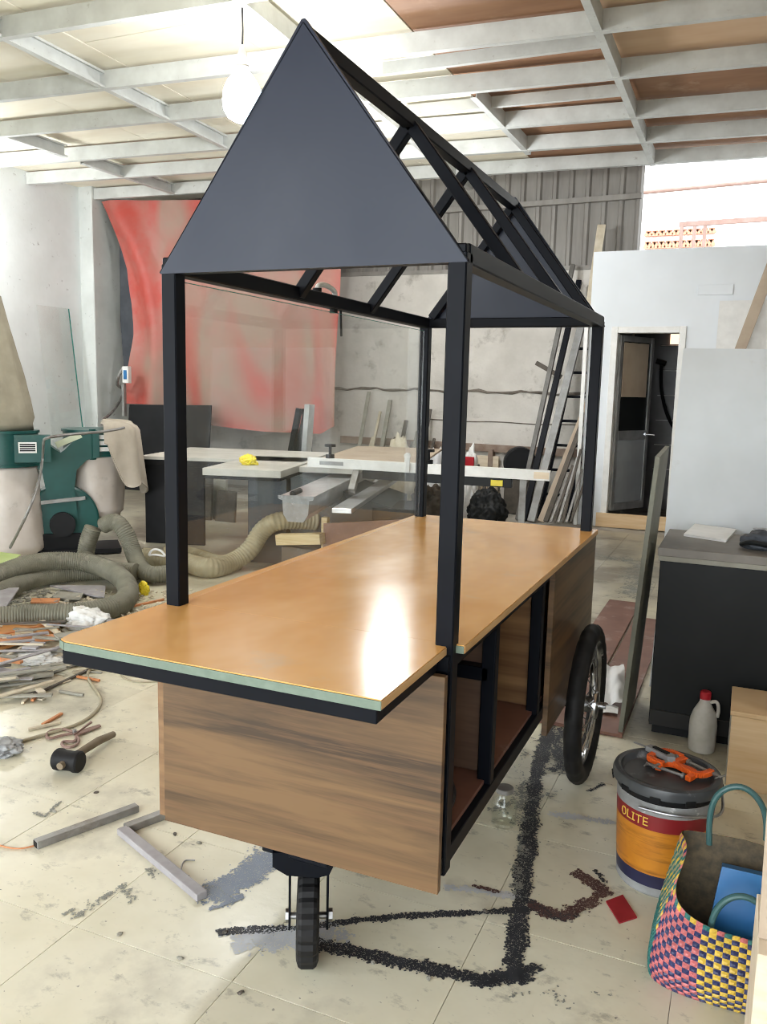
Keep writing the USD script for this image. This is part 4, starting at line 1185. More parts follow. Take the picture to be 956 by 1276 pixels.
while nheap < 110 and tries < 4000:
    tries += 1
    u, v_ = rng.uniform(-30, 215), rng.uniform(752, 872)
    if v_ > 885 - u * .45 + 25 * rng.uniform():
        continue
    kq = rng.choice(5, p=[.29, .33, .13, .05, .20])
    mt, lab, grp = kinds[kq]
    p = onz(u, v_, .01)
    L = rng.uniform(.08, .42)
    a_ = rng.normal(.75, .55)
    d_ = A(math.cos(a_), math.sin(a_), 0)
    w_ = rng.uniform(.012, .03) if rng.uniform() < .7 else rng.uniform(.05, .11)
    th_ = rng.uniform(.005, .012)
    n_ = A(-d_[1], d_[0], 0)
    fp = SPoly([tuple((p + d_ * L / 2 * i1 + n_ * w_ / 2 * j1)[:2]) for i1, j1 in ((-1, -1), (1, -1), (1, 1), (-1, 1))])
    if fp.intersects(HOSE_KEEP) or fp.intersects(CLEAR):
        continue
    z_ = max([.001] + [t_q for f_q, t_q in laid if f_q.intersects(fp)])
    if z_ > .075:
        continue
    laid.append((fp, z_ + th_ + .0005))
    p[2] = z_ + th_ / 2 + .0004
    size = ('long ' if L > .28 else 'short ' if L < .17 else '') + ('wide ' if w_ > .045 else 'thin ')
    place = 'at the left edge of' if u < 25 else 'in the middle of' if u < 95 else 'on the right side of'
    depth = 'front' if v_ > 812 else 'rear'
    tone = ['pale wood', 'dusty grey wood', 'dark wood', 'orange-brown wood', 'pale grey board'][kq]
    lab = f'{size}{tone} offcut {place} the scrap heap, {depth} half'
    solo('wood_offcut', bar(p - d_ * L / 2, p + d_ * L / 2, w_, th_, b=.001), mt, lab, 'offcut', lab.replace('offcut', 'offcuts'), smooth=False)
    nheap += 1
for u0, v0, u1, v1, mt, lab in [(53, 903, 77, 889, orange_wood, 'short orange stick alone on the clean floor above the snips'), (35, 909, 75, 900, pale_wood, 'pale stick beside the tan cord'), (74, 861, 104, 866, grey_wood, 'short grey stick alone between the heap and the cord'),
                                (28, 876, 42, 862, pale_wood, 'short pale stick at the front tip of the scrap heap'), (40, 873, 54, 860, orange_wood, 'short orange stick at the front tip of the scrap heap'), (96, 843, 124, 848, orange_wood, 'orange stick crossing the cord near the counter corner'),
                                (38, 868, 130, 826, dark_wood, 'long dark stick at the front of the scrap heap'), (0, 868, 40, 850, pale_wood, 'pale board piece at the left front of the scrap heap'), (90, 838, 150, 827, pale_wood, 'long pale stick under the counter corner')]:
    solo('loose_stick', bar(onz(u0, v0, .008), onz(u1, v1, .008), .014, .010, b=.001), mt, lab, 'stick', smooth=False)


def chips(region, n, size, seed, zmax=.03):
    r = np.random.default_rng(seed)
    out = []
    while len(out) < n:
        u, v_ = r.uniform(region[0], region[2]), r.uniform(region[1], region[3])
        p = onz(u, v_, r.uniform(.003, zmax))
        s = r.uniform(.4, 1.6, 3) * size * A(1.4, .8, .3)
        m = trimesh.creation.box(s)
        m.apply_transform(trimesh.transformations.euler_matrix(*r.uniform(-.5, .5, 2), r.uniform(0, 6.28)))
        m.apply_translation(p)
        out.append(m)
    return cat(out)


solo('wood_chips', chips((-20, 735, 84, 800), 300, .022, 3), grey_wood, 'fine grey chips and dust strewn through the scrap heap', 'chips', kind='stuff', smooth=False)
solo('wood_chips', chips((96, 735, 330, 768), 300, .018, 5), pale_wood, 'fine pale chips strewn behind the counter below the post', 'chips', kind='stuff', smooth=False)
for k, (u, v_) in enumerate([(68, 1012), (120, 988), (149, 1165), (218, 1040), (248, 1051), (280, 1163), (534, 1220), (605, 1136), (225, 1195), (300, 1238), (465, 1200)]):
    solo('floor_crumb', moved(rot(blob((0, 0, 0), (.010, .006, .0045), .7, 1.6, 20 + k, 1), k * 47), onz(u, v_)), dark_wood if k % 2 else grey_wood, 'small dark crumb of debris on the open tiles', 'crumb', 'debris crumbs on the open tiles', smooth=False)

# ================================================================== DUST COLLECTOR AND HOSES
D1, D2 = onz(10, 693), onz(122, 682)
dcx = (D1 + D2) / 2
dc = Thing('dust_collector', 'green twin-bag dust collector with fabric filter bags at the left edge', 'dust collector', A(dcx[0], dcx[1], 0))
vd = unit(A(CAM[0] - dcx[0], CAM[1] - dcx[1], 0))
rt = A(-vd[1], vd[0], 0)                                            # to the right in the picture
Rd = .26


def ring(c, z0, z1, r0, r1, n=40, lips=True):
    pr = [(0, z0), (r0, z0)]
    if lips:
        pr += [(r0 + .012, z0), (r0 + .012, z0 + .02), (r0, z0 + .02), ((r0 + r1) / 2, (z0 + z1) / 2), (r1, z1 - .02), (r1 + .012, z1 - .02), (r1 + .012, z1)]
    pr += [(r1, z1), (0, z1)]
    return lathe(pr, n, A(c[0], c[1], 0))


def soft_bag(c, z0, z1, r0, r1, seed, amp=.05, lean=(0, 0), n=48, k=22):
    v = []
    for j in range(k):
        t = j / (k - 1)
        z = z0 + (z1 - z0) * t
        rr0 = r0 + (r1 - r0) * t
        if t < .06:
            rr0 *= .9
        for i in range(n):
            a = i / n * 2 * np.pi
            d = 1 + amp * 2 * (meshkit.fbm(A(math.cos(a) * 2.4, math.sin(a) * 2.4, z * 2.2 + seed * 5)[None], 4, seed)[0] - .5) * (1 if .04 < t < .96 else .2)
            d += amp * .5 * math.sin(a * 9 + seed + z * 3) * math.sin(math.pi * t)
            v.append([c[0] + lean[0] * t + rr0 * d * math.cos(a), c[1] + lean[1] * t + rr0 * d * math.sin(a), z])
    f = []
    for j in range(k - 1):
        for i in range(n):
            a0, a1, b0, b1 = j * n + i, j * n + (i + 1) % n, (j + 1) * n + i, (j + 1) * n + (i + 1) % n
            f += [[a0, a1, b1], [a0, b1, b0]]
    v += [[c[0], c[1], z0], [c[0] + lean[0], c[1] + lean[1], z1]]
    for i in range(n):
        f += [[(i + 1) % n, i, len(v) - 2], [(k - 1) * n + i, (k - 1) * n + (i + 1) % n, len(v) - 1]]
    return trimesh.Trimesh(np.array(v), f, process=False)


dr1 = dc.part('drum', ring(D1, .74, 1.02, Rd, Rd), teal)
dr2 = dc.part('drum', ring(D2, .80, 1.02, Rd * .98, Rd * .98), teal)
dc.part('lower_bag', soft_bag(D1, .005, .745, Rd * 1.12, Rd * .97, 1, .03), bag_plastic, label='dusty clear lower bag of the left drum', smooth=True)
dc.part('lower_bag', soft_bag(D2, .28, .81, Rd * .82, Rd * .97, 2, .05, lean=(0, 0)), bag_plastic, label='short clear lower bag of the right drum', smooth=True)
dc.part('filter_bag', soft_bag(D1, 1.02, 2.05, Rd * .98, Rd * .35, 3, .10, lean=tuple((rt * -.06)[:2])), bag_cloth, label='standing fabric filter bag', smooth=True)
# collapsed filter bag draped over the right drum
dcp = D2 + rt * .05


def drape(u, v):
    a = (u - .5) * 2.6 + math.atan2(rt[1], rt[0]) - .25
    rr = Rd * (.2 + .95 * np.minimum(v * 2.2, 1)) + .09 * np.maximum(v - .45, 0) + .02 * np.sin(u * 25) * v
    z = 1.06 + .035 * np.sin(u * 9) * (1 - v) - np.maximum(v - .42, 0) * (1.0 + .15 * np.sin(u * 11)) * np.sin(np.clip(u, .02, .98) * math.pi) ** .5
    return np.stack([dcp[0] + rr * np.cos(a), dcp[1] + rr * np.sin(a), z], -1)


dc.part('collapsed_bag', grid(drape, 50, 34, .01), bag_pale, label='empty fabric bag slumped over the right drum', smooth=True)
# fan housing, Y duct, boxes
fc_ = (D1 * .40 + D2 * .60) + vd * .06
yd = []
pc0 = fc_ + A(0, 0, .1)
vprof = [(-.30, 1.0), (-.24, .985), (-.12, .93), (-.03, .86), (0, .84), (.03, .86), (.12, .95), (.22, 1.0), (.30, 1.02), (.30, .80), (.2, .78), (.12, .70), (.10, .55), (.12, .30), (-.13, .30), (-.12, .55), (-.14, .68), (-.2, .74), (-.30, .75)]
dc.part('y_duct', prism([(a, b) for a, b in vprof], fc_ + vd * .17 - vd * .30, rt, UP, -.0001) if False else prism(vprof, fc_ + vd * -.10, rt, UP, .24 if np.cross(rt, UP) @ vd > 0 else -.24), teal)
dc.part('duct_label', bar(fc_ + vd * .142 + rt * -.03 + A(0, 0, .90), fc_ + vd * .142 + rt * .16 + A(0, 0, .985), .004, .05, up=A(0, 0, 1)), pale_label)
fh = fc_ + A(0, 0, .26)
dc.part('fan_housing', lathe([(0, -.12), (.27, -.12), (.285, -.11), (.285, .11), (.27, .12), (0, .12)], 48, fh + A(0, 0, .03), axis=vd), teal)
dc.part('base', cat(bar(fc_ - rt * .5 + A(0, 0, .03), fc_ + rt * .45 + A(0, 0, .03), .4, .04), bar(fc_ - rt * .2 + A(0, 0, .1), fc_ + rt * .2 + A(0, 0, .1), .3, .16)), black_matte)
dc.part('support_arm', bar(fc_ + vd * .15 - rt * .16 + A(0, 0, .44), fc_ + vd * .15 + rt * .18 + A(0, 0, .47), .02, .03), dull_steel)
pb0 = D1 + vd * (Rd + .012) + rt * .19 + A(0, 0, .0)
dc.part('side_box', bar(pb0 + rt * -.10 + A(0, 0, .89), pb0 + rt * .16 + A(0, 0, .89), .10, .21), teal)
dc.part('rating_plate', bar(pb0 + rt * -.07 + vd * .053 + A(0, 0, .90), pb0 + rt * .06 + vd * .053 + A(0, 0, .90), .004, .085), white_plastic, label='black and white rating plate')
dc.part('rating_print', cat(*[bar(pb0 + rt * (-.06) + vd * .056 + A(0, 0, .925 - .016 * k), pb0 + rt * .05 + vd * .056 + A(0, 0, .925 - .016 * k), .002, .010) for k in range(4)]), black_matte)
pb2 = D2 + vd * (Rd) + rt * .09
for k, z in enumerate((.965, .915, .865)):
    dc.part('warning_label', bar(pb2 + rt * -.07 + A(0, 0, z), pb2 + rt * .05 + A(0, 0, z), .004, .035), white_plastic)
dc.part('frame_post', bar(pb2 - rt * .12 + A(0, 0, .78), pb2 - rt * .12 + A(0, 0, 1.03), .03, .05), teal)
dc.part('hose_collar', cyl(fh + vd * .13, fh + vd * .20, .10, 28), black_matte)


def zp(u, v_, z):
    return onz(u, v_, z)


solo('floor_hose', hose([zp(-70, 760, .08), zp(-40, 735, .10), zp(10, 712, .16), zp(60, 700, .17), zp(110, 702, .14), zp(145, 716, .10), zp(160, 738, .075), zp(140, 757, .07), zp(100, 765, .07), zp(50, 767, .07), zp(0, 770, .07), zp(-60, 775, .07)], .066), hose_mat,
     'large ribbed grey-green hose looped on the floor in front of the collector', 'hose', smooth=True)
solo('floor_hose', hose([zp(-70, 750, .07), zp(0, 738, .07), zp(40, 722, .07), zp(80, 715, .07), zp(130, 712, .07), zp(170, 713, .08)], .062), hose_mat, 'second ribbed hose lying under the large loop', 'hose', smooth=True)
solo('inlet_hose', hose([zp(107, 700, .08), zp(107, 690, .12), zp(110, 674, .22), zp(116, 658, .32)], .062), hose_mat, 'short upright ribbed hose at the collector inlet', 'hose', smooth=True)
solo('arched_hose', hose([zp(129, 655, .33), zp(137, 651, .36), zp(148, 653, .36), zp(158, 667, .28), zp(166, 688, .16), zp(176, 708, .08), zp(192, 716, .07), zp(215, 713, .07)], .060), hose_mat, 'ribbed hose arching from the collector down to the floor', 'hose', smooth=True)
solo('saw_hose', hose([zp(180, 694, .07), zp(200, 697, .07), zp(225, 700, .07), zp(262, 708, .07), zp(292, 699, .08), zp(312, 684, .16), zp(325, 664, .28), zp(340, 652, .36), zp(365, 648, .38), zp(395, 650, .36)], .072, pitch=.03), hose_tan,
     'dusty tan dust hose running from the floor up to the saw', 'hose', smooth=True)
solo('saw_hose', hose([zp(205, 688, .05), zp(240, 690, .05), zp(275, 700, .05), zp(300, 702, .05)], .05, pitch=.03), hose_tan, 'second dusty tan hose lying behind the cart post', 'hose', smooth=True)
hcl = zp(194, 692, .13)
solo('hose_clip', tube(spline([hcl + A(-.06, 0, 0), hcl + A(-.04, 0, .03), hcl + A(.04, .02, .03), hcl + A(.07, .02, .0), hcl + A(.02, -.02, .01)], 24, closed=True), .008, 8, closed=True), white_plastic, 'white plastic ring on the hose beside the post', 'hose clip')
solo('collector_cable', tube(spline([zp(150, 530, 1.08), zp(120, 535, 1.06), zp(95, 537, 1.05), zp(62, 541, 1.04), zp(55, 545, 1.0), zp(53, 570, .8), zp(40, 620, .55), zp(15, 672, .2)], 60) + vd * .35, .010, 8), dull_steel, 'grey cable hanging down the left drum of the collector', 'cable')
# isolator box with cables on the pillar
ib = ony(159, 467, 7.35)
ix = Thing('isolator_box', 'small grey and blue switch box on the pillar edge beside the red sheet', 'switch box', ib)
ix.part('box', cbox(ib + A(-.05, -.05, -.11), ib + A(.05, .02, .11), .006), white_plastic)
ix.part('face', cbox(ib + A(-.025, -.056, -.06), ib + A(.03, -.05, .06), .003), blue_plastic)
ix.part('cable', tube(spline([ib + A(-.05, -.03, .08), ib + A(-.09, -.05, 0), ony(154, 488, 7.9), ony(146, 505, 7.6), ony(128, 523, 7.0)], 40), .02, 8), dull_steel)
ix.part('conduit', bar(ib + A(-.05, -.02, -.12), ib + A(-.05, -.02, -.55), .04, .05, up=A(0, 1, 0)), dull_steel)
# glass sheet leaning on the left wall
g1, g0 = onx(84, 383, XL + .02), onx(84, 525, XL + .02)
gs = Thing('glass_sheet', 'tall clear glass sheet with a green edge leaning on the left wall', 'glass sheet', (XL + .2, 6.8, 0))
gy = g1[1]
gs.part('pane', slab([A(XL + .30, gy - .55, .0), A(XL + .30, gy, .0), A(XL + .03, gy, 2.36), A(XL + .03, gy - .55, 2.36)], .010, A(1, 0, .1)), glass_lean, smooth=False)
gs.part('cut_edge', slab([A(XL + .30, gy, .0), A(XL + .315, gy, .0), A(XL + .045, gy, 2.36), A(XL + .03, gy, 2.36)], .006, A(0, 1, 0)), glass_edge)

# red sheet
YT = 7.62
left = np.array([(130, 250), (146, 296), (158, 345), (163, 400), (167, 440), (163, 475), (158, 503)], float)
bot = np.array([(158, 503), (190, 504), (226, 505), (262, 529), (330, 538), (395, 541), (418, 531)], float)


def tarp(u, v):
    tv = v * (len(left) - 1)
    lx = np.interp(tv, np.arange(len(left)), left[:, 0])
    ly = np.interp(tv, np.arange(len(left)), left[:, 1])
    rx = 427 - 8 * v
    bu = u * (len(bot) - 1)
    by_ = np.interp(bu, np.arange(len(bot)), bot[:, 1])
    bx_ = np.interp(bu, np.arange(len(bot)), bot[:, 0])
    top_x = 130 + u * 297
    uu = (1 - v) * top_x + v * bx_ + (lx - ((1 - v) * 130 + v * 158)) * (1 - u) + (rx - ((1 - v) * 427 + v * 418)) * u
    vv = (1 - v) * (250 + u * -1) + v * by_
    flat = uu.ravel(), vv.ravel()
    P = np.array([ony(a, b, YT) for a, b in zip(*flat)]).reshape(*u.shape, 3)
    fold = .07 * np.sin((u * 5.5 - v * 1.6) * 2.2 + 2 * np.sin(v * 2)) * (.35 + .65 * v) + .05 * (meshkit.fbm(np.stack([u * 6, v * 3.5, u * 0], -1), 4, 4) - .5) * 2
    fold += -.10 * np.exp(-((u - .05 - v * .12) / .05) ** 2)
    P[..., 1] += np.clip(fold, -.16, .12)
    P[..., 2] = np.minimum(P[..., 2], 3.795)
    return P


solo('red_sheet', grid(tarp, 90, 60, .004), tarp_mat, 'large dusty red and tan plastic sheet hanging on the back wall', 'plastic sheet', smooth=True)
solo('dark_curtain', slab([ony(149, 300, 7.78), ony(172, 300, 7.78), ony(176, 470, 7.78), ony(155, 470, 7.78), ony(150, 400, 7.78)], .02, A(0, 1, 0)), cloth_dark, 'dark grey cloth strip behind the left edge of the red sheet', 'curtain')

# ================================================================== BACK LEFT: boards and saw
pA = [ony(160, 504, 7.3), ony(262, 505, 7.3)]
solo('standing_black_board', slab([A(pA[0][0], 7.18, 0), A(pA[1][0] + .02, 7.18, 0), A(pA[1][0], 7.32, pA[1][2]), A(pA[0][0], 7.32, pA[0][2])], .02, A(0, 1, 0)), black_matte, 'wide black board standing upright under the red sheet', 'board', smooth=False)
for k, (u0, u1, v0, v1, yy, mt, lab) in enumerate([(232, 262, 592, 655, 5.6, dark_wood, 'dark board offcut standing behind the glass, leftmost of three'), (258, 280, 598, 650, 5.7, grey_wood, 'grey-brown board offcut standing behind the glass'),
                                                  (268, 292, 612, 648, 5.6, dark_wood, 'small dark board offcut standing beside the saw leg')]):
    a_, b_ = ony(u0, v0, yy), ony(u1, v0 + 3, yy)
    solo('standing_offcut', slab([A(a_[0], yy, 0), A(b_[0], yy, 0), A(b_[0] - .05, yy + .1, b_[2]), A(a_[0] - .03, yy + .1, a_[2])], .03, A(0, 1, 0)), mt, lab, 'board', smooth=False)

ang_s = 13.9
O = onz(350, 587, .78)
O[2] = 0
saw = Thing('sliding_table_saw', 'dark sliding table saw with a white crosscut fence and aluminium rail', 'table saw', O, rotz=ang_s)


def sp_(name, m, mat, label=None, parent=None, smooth=30, kind=None):
    return saw.part(name, m, mat, label, parent, smooth, local=True, kind=kind)


sp_('side_table', cbox((-.62, .0, .725), (.0, 1.22, .78), .003), dusty_top, label='grey dusty side table', smooth=False)
sp_('table_skirt', cbox((-.61, .006, .70), (-.01, 1.2, .735), .002), black_matte)
sp_('outfeed_table', cbox((-1.52, .80, .752), (-.05, 1.95, .780), .002), dusty_top, label='wide grey outfeed table', smooth=False)
sp_('outfeed_skirt', cbox((-1.50, .83, .70), (-.06, 1.93, .755), .002), black_matte)
sp_('bench_panel', cbox((-1.50, .86, 0), (-.95, .89, .70), .002), black_matte, label='black side panel under the outfeed table')
sp_('leg', cbox((-.36, .30, 0), (-.04, .55, .70), .004), M('saw_navy', (.012, .020, .026), (.02, .03, .036), sc=4, rough=.45))
sp_('body', cat(slab([A(.0, .28, .0), A(.0, .28, .70), A(.06, .28, .72), A(.42, .28, .56), A(.80, .28, .50), A(.80, .28, 0)], .9, A(0, 1, 0))), M('saw_body', (.014, .024, .028), (.022, .034, .038), sc=4, rough=.45))
sp_('saw_table', cbox((.02, .45, .73), (.50, 1.5, .775), .003), dusty_top, smooth=False)
sp_('plywood_top', cbox((.05, .95, .78), (.95, 2.7, .80), .002), tan_board, label='tan board laid on the saw table', smooth=False)
# aluminium sliding carriage
rail = [(-.115, .12), (.115, .12), (.115, .10), (.088, .095), (.08, 0.0), (.05, -.045), (-.05, -.045), (-.08, 0.0), (-.088, .095), (-.115, .10)]
base_r = A(.34, -.80, .58)
sp_('rail', prism(rail, base_r, A(1, 0, 0), A(0, 0, 1), -2.9) if True else None, aluminium, label='long aluminium sliding rail', smooth=False)
sp_('rail_cap', prism([(a_ * 1.04, b_ * 1.04) for a_, b_ in rail], base_r + A(0, -.004, 0), A(1, 0, 0), A(0, 0, 1), -.012), pail_grey, smooth=False)
sp_('rail', cbox((.50, -.45, .55), (.64, 2.1, .585), .003), aluminium, label='lower aluminium guide rail', smooth=False)
sp_('rail_clip', cat(cyl((.30, -.74, .71), (.30, -.56, .71), .02, 14)), black_matte)
sp_('side_cover', cbox((.66, .25, .08), (1.02, .75, .50), .004), charcoal)
# fence
fa_, fb_ = A(.12, .36, .825), A(1.99, .06, .818)
sp_('fence', bar(fa_, fb_, .045, .075), white_paint, label='long white crosscut fence', smooth=False)
dfe = unit(fb_ - fa_)
sp_('fence_end', bar(fb_ - dfe * .12 + A(0, -.024, .0), fb_ - dfe * .01 + A(0, -.024, 0), .002, .05), pale_ply)
sp_('scale', bar(fa_ + dfe * .10 + A(0, -.0235, .0), fa_ + dfe * .30 + A(0, -.0235, 0), .002, .03), pail_grey)
for s in (.18, .98):
    k_ = fa_ + dfe * s + A(0, .01, .037)
    sp_('clamp_knob', cat(cyl(k_, k_ + A(0, 0, .03), .035, 8), cyl(k_ + A(0, 0, .03), k_ + A(0, 0, .09), .012, 10), cyl(k_ + A(0, 0, .09), k_ + A(0, 0, .11), .045, 8)), black_matte)
k_ = fa_ + dfe * .82
sp_('flip_stop', cat(bar(k_ + A(0, -.035, -.03), k_ + A(0, -.035, .10), .02, .04, up=A(1, 0, 0)), cyl(k_ + A(0, -.05, .09), k_ + A(0, -.02, .09), .025, 16)), white_plastic, label='white flip stop')
sp_('crosscut_frame', cat(bar(fa_ + dfe * .45 + A(0, .06, -.075), fa_ + dfe * 1.62 + A(0, .06, -.075), .05, .07), bar(fa_ + dfe * .5 + A(0, .06, -.06), fa_ + dfe * .5 + A(0, .45, -.06), .05, .05), bar(fa_ + dfe * 1.5 + A(0, .06, -.06), fa_ + dfe * 1.5 + A(0, .5, -.06), .05, .05)), charcoal)
sp_('yellow_label', bar(fa_ + dfe * 1.46 + A(0, .033, -.08), fa_ + dfe * 1.55 + A(0, .033, -.08), .002, .045), yellow, label='small yellow label')
lg = fa_ + dfe * 1.70
sp_('support_leg', cat(bar(A(lg[0], lg[1] + .06, .02), A(lg[0], lg[1] + .06, .78), .05, .05, up=A(0, 1, 0)), bar(A(lg[0] - .08, lg[1] + .06, .012), A(lg[0] + .08, lg[1] + .06, .012), .1, .022)), dull_steel)
sp_('swing_bracket', bar(A(.52, .12, .63), A(.52, .30, .76), .05, .06), dull_steel)

solo('yellow_bag', blob(onz(310, 579, .781), (.075, .065, .055), .42, 2.2, 31), yellow, 'crumpled bright yellow plastic bag on the saw side table', 'plastic bag', smooth=True)
ap = onz(383, 566, .80)
ap = ony(382, 566, 6.2)
solo('aluminium_profile', bar(A(ony(381, 566, 6.2)[0], 6.2, ony(381, 566, 6.2)[2] - .1), ony(386, 504, 6.2), .12, .06, up=A(1, 0, 0)), aluminium, 'bright aluminium profile standing upright behind the saw table', 'profile', smooth=False)
a0_, a1_, a2_ = ony(358, 570, 6.4), ony(373, 509, 6.4), ony(386, 570, 6.4)
tri = Thing('black_stand', 'black A-shaped stand beside the aluminium profile', 'stand', A(a0_[0], 6.4, 0))
tri.part('leg', bar(A(a0_[0] - .1, 6.4, .0), a1_, .06, .05, up=A(0, 1, 0)), black_steel)
tri.part('leg', bar(A(a2_[0] + .05, 6.45, .0), a1_ + A(.04, .05, 0), .06, .05, up=A(0, 1, 0)), black_steel)
tri.part('sheet', slab([A(a0_[0] - .04, 6.43, .3), A(a2_[0], 6.43, .3), a1_ + A(.02, .03, -.08)], .01, A(0, 1, 0)), charcoal)

# timber and board workpieces between cart and saw
yy = 3.84
pa, pb_ = ony(347, 672, yy), ony(402, 671, yy)
solo('pine_block', bar(pa, pb_, .09, .080, b=.003), pine, 'short pale pine beam lying level behind the glass', 'timber', smooth=False)
solo('pine_post', cbox((pb_[0] - .045, yy + .06, .0), (pb_[0] + .005, yy + .11, ony(398, 646, yy)[2]), .003), pine, 'upright pine post beside the brown board behind the glass', 'timber', smooth=False)
q0, q1 = ony(404, 652, yy + .06), ony(530, 646, yy + .12)
solo('brown_side_board', slab([A(q0[0], yy + .05, .02), A(q1[0], yy + .10, .02), A(q1[0], yy + .10, q1[2]), A(q0[0], yy + .05, q0[2])], .02, A(0, 1, 0)), brown_board, 'brown board standing on edge behind the glass', 'board', smooth=False)
solo('dark_crate', cbox((pa[0] + .05, yy - .04, 0), (pb_[0] - .06, yy + .05, pa[2] - .045), .004), dark_wood, 'dark block on the floor carrying the pine beam', 'block', smooth=False)

# scrap against the back wall
kinds2 = [(grey_wood, 'grey scrap stick propped in the pile against the back wall', 'grey sticks at the back wall'), (pale_wood, 'pale scrap stick propped in the pile against the back wall', 'pale sticks at the back wall'),
          (dark_wood, 'dark scrap stick propped in the pile against the back wall', 'dark sticks at the back wall')]
xs_ = np.linspace(ony(428, 645, 7.7)[0], ony(604, 645, 7.7)[0], 25)
tall = {1: 1.35, 3: 1.1, 5: 1.25, 8: 1.0, 12: 1.15}
for row in (0, 1):
    lean_ = A(.0, .52, 0) if row == 0 else A(.0, .20, 0)
    for k, xk in enumerate(xs_):
        if row == 1 and k % 3 == 0:
            continue
        h_ = (rng.uniform(.55, 1.0) if k < 15 else rng.uniform(.28, .52)) if row == 0 else rng.uniform(.3, .6)
        if row == 0 and k in tall:
            h_ = tall[k]
        kq = rng.choice(3)
        mt = kinds2[kq][0]
        b_ = A(xk, 7.72 - row * .30, .016)
        e_ = b_ + A(rng.uniform(-.012, .012), lean_[1] * min(1, h_ / .7), h_)
        tone = ['grey', 'pale', 'dark'][kq]
        size = 'tall' if h_ > .9 else 'long' if h_ > .6 else 'short'
        place = 'left of the corner post' if k < 13 else 'right of the corner post'
        lab = f'{size} {tone} stick propped at the back wall {place}, {"rear" if row == 0 else "front"} row'
        solo('propped_stick', bar(b_, e_, rng.uniform(.025, .055), rng.uniform(.015, .03), b=.001), mt, lab, 'stick', lab.replace(' stick', ' sticks'), smooth=False)
for u, v_, ys, s, mt, lab in [(541, 575, 7.2, (.15, .12), paper, 'crumpled pale sack among the scrap left of the cart post'), (584, 572, 7.2, (.13, .11), frost, 'crumpled white and red sack standing right of the cart post'),
                              (455, 600, 6.75, (.26, .16), grey_film, 'crumpled grey film in the scrap pile by the wall'), (608, 622, 6.75, (.21, .15), charcoal, 'dark grey bin bag under the fence end'),
                              (538, 618, 6.75, (.22, .16), dark_wood, 'dark bundle of waste under the fence behind the post'), (498, 562, 7.2, (.20, .12), pale_wood, 'pale crumpled sacking in the scrap pile')]:
    p = ony(u, v_, ys)
    top_ = p[2] + .10
    solo('waste_sack', blob(A(p[0], ys, 0), (s[0], s[1], top_ / 1.5), .4, 2.3, int(u), 4), mt, lab, 'sack', smooth=True)
p = ony(586, 575, 7.09)
solo('red_scrap', cbox(p + A(-.06, 0, -.05), p + A(.04, .02, .05), .004), cap_red, 'small red scrap on the white sack', 'scrap')
solo('orange_scrap', slab([ony(570, 605, 7.2), ony(582, 603, 7.2), ony(578, 622, 7.2), ony(570, 620, 7.2)], .02), orange_wood, 'orange piece of waste under the fence', 'scrap')
# frame board on the wall, small motor
fx0, fx1 = ony(577, 560, 8.3)[0], ony(622, 560, 8.3)[0]
solo('wall_patch', cbox((fx0, 8.30, .20), (fx1, 8.34, .62), .003), pale_ply, 'pale board set in the brown timber frame at the back wall', 'board')
mp = ony(648, 575, 7.9)
mo = Thing('old_motor', 'dark round motor on the scrap by the leaning tubes', 'motor', A(mp[0], 7.9, 0))
mo.part('drum', lathe([(0, -.12), (.17, -.12), (.19, -.1), (.19, .1), (.17, .12), (0, .12)], 32, A(mp[0], 7.9, mp[2] - .02), axis=A(.3, -1, 0)), black_matte)
mo.part('stand', cbox((mp[0] - .15, 7.8, 0), (mp[0] + .15, 8.0, mp[2] - .15), .01), dark_wood)

# leaning tubes, ladder, planks at the end of the back wall
def lean(u0, v0, u1, v1, yb, yt, w, h, name, mt, lab, catg, grp=None):
    a_ = ony(u0, v0, yb)
    a_[2] = max(a_[2], .01)
    return solo(name, bar(a_, ony(u1, v1, yt), w, h, up=A(0, -1, 0)), mt, lab, catg, grp, smooth=False)


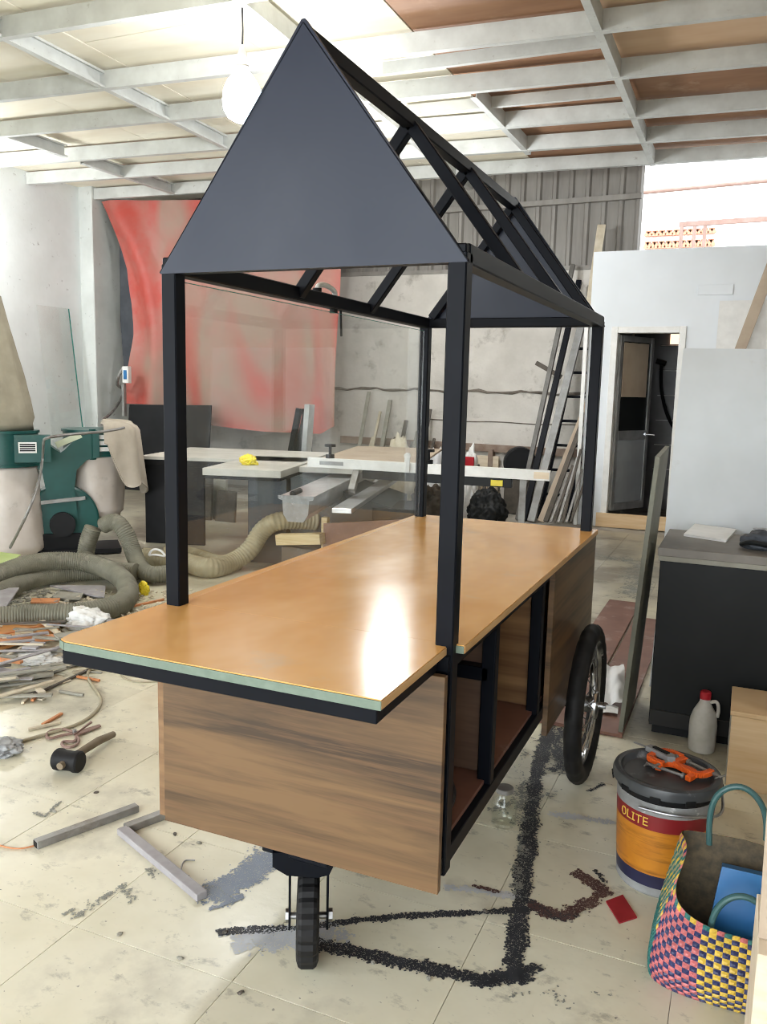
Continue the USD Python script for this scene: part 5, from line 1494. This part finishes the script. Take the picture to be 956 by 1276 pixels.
lad = Thing('black_ladder', 'black steel ladder leaning in the corner behind the tubes', 'ladder', (-.7, 7.6, 0))
L0, L1 = ony(672, 642, 7.55), ony(724, 405, 8.25)
L0[2] = .01
R0, R1_ = L0 + A(.32, 0, 0), L1 + A(.30, 0, 0)
for a_, b_ in ((L0, L1), (R0, R1_)):
    lad.part('rail', bar(a_, b_ + (b_ - a_) * .1, .05, .03, up=A(0, -1, 0)), black_steel)
for k in range(1, 8):
    t = k / 8
    lad.part('rung', bar(L0 + (L1 - L0) * t, R0 + (R1_ - R0) * t, .03, .03, up=A(0, -1, 0)), black_steel)
lean(645, 650, 714, 330, 7.35, 8.25, .05, .05, 'steel_tube', dusty_tube, 'long grey steel tube, leftmost of the leaning bundle', 'tube')
lean(653, 648, 722, 350, 7.35, 8.2, .06, .06, 'steel_tube', black_steel, 'black steel tube beside the leftmost grey one', 'tube')
lean(662, 650, 726, 400, 7.3, 8.1, .08, .05, 'steel_tube', galv, 'pale silver tube leaning tallest beside the ladder', 'tube')
lean(674, 650, 734, 500, 7.15, 7.7, .07, .04, 'timber_batten', tan_board, 'tan timber batten leaning in front of the ladder', 'batten')
lean(680, 650, 730, 515, 7.1, 7.6, .05, .04, 'timber_batten', dark_wood, 'dark timber batten leaning right of the tan one', 'batten')
for k, (u, v_) in enumerate([(712, 595), (718, 580), (724, 570), (728, 560), (730, 585), (733, 600)]):
    lean(686 + k * 5, 651, u - 4, v_, 6.98, 7.32, .025, .025, 'thin_rod', dark_wood if k % 2 else dull_steel, f'{["leftmost", "second from left", "third from left", "third from right", "second from right", "rightmost"][k]} thin rod of the low bundle beside the partition', 'rod')
lean(733, 395, 750, 280, 8.0, 8.2, .09, .02, 'pale_batten', pale_wood, 'pale slat standing up above the corner by the partition', 'slat')
lean(668, 452, 700, 470, 8.1, 8.15, .05, .03, 'bent_bracket', dark_wood, 'dark bent bracket sticking out left of the leaning tubes', 'bracket')
solo('white_strip', cbox(A(-.405, 7.40, 0), A(-.365, 7.43, 2.25), .002), white_paint, 'narrow white strip standing at the end of the partition', 'strip')
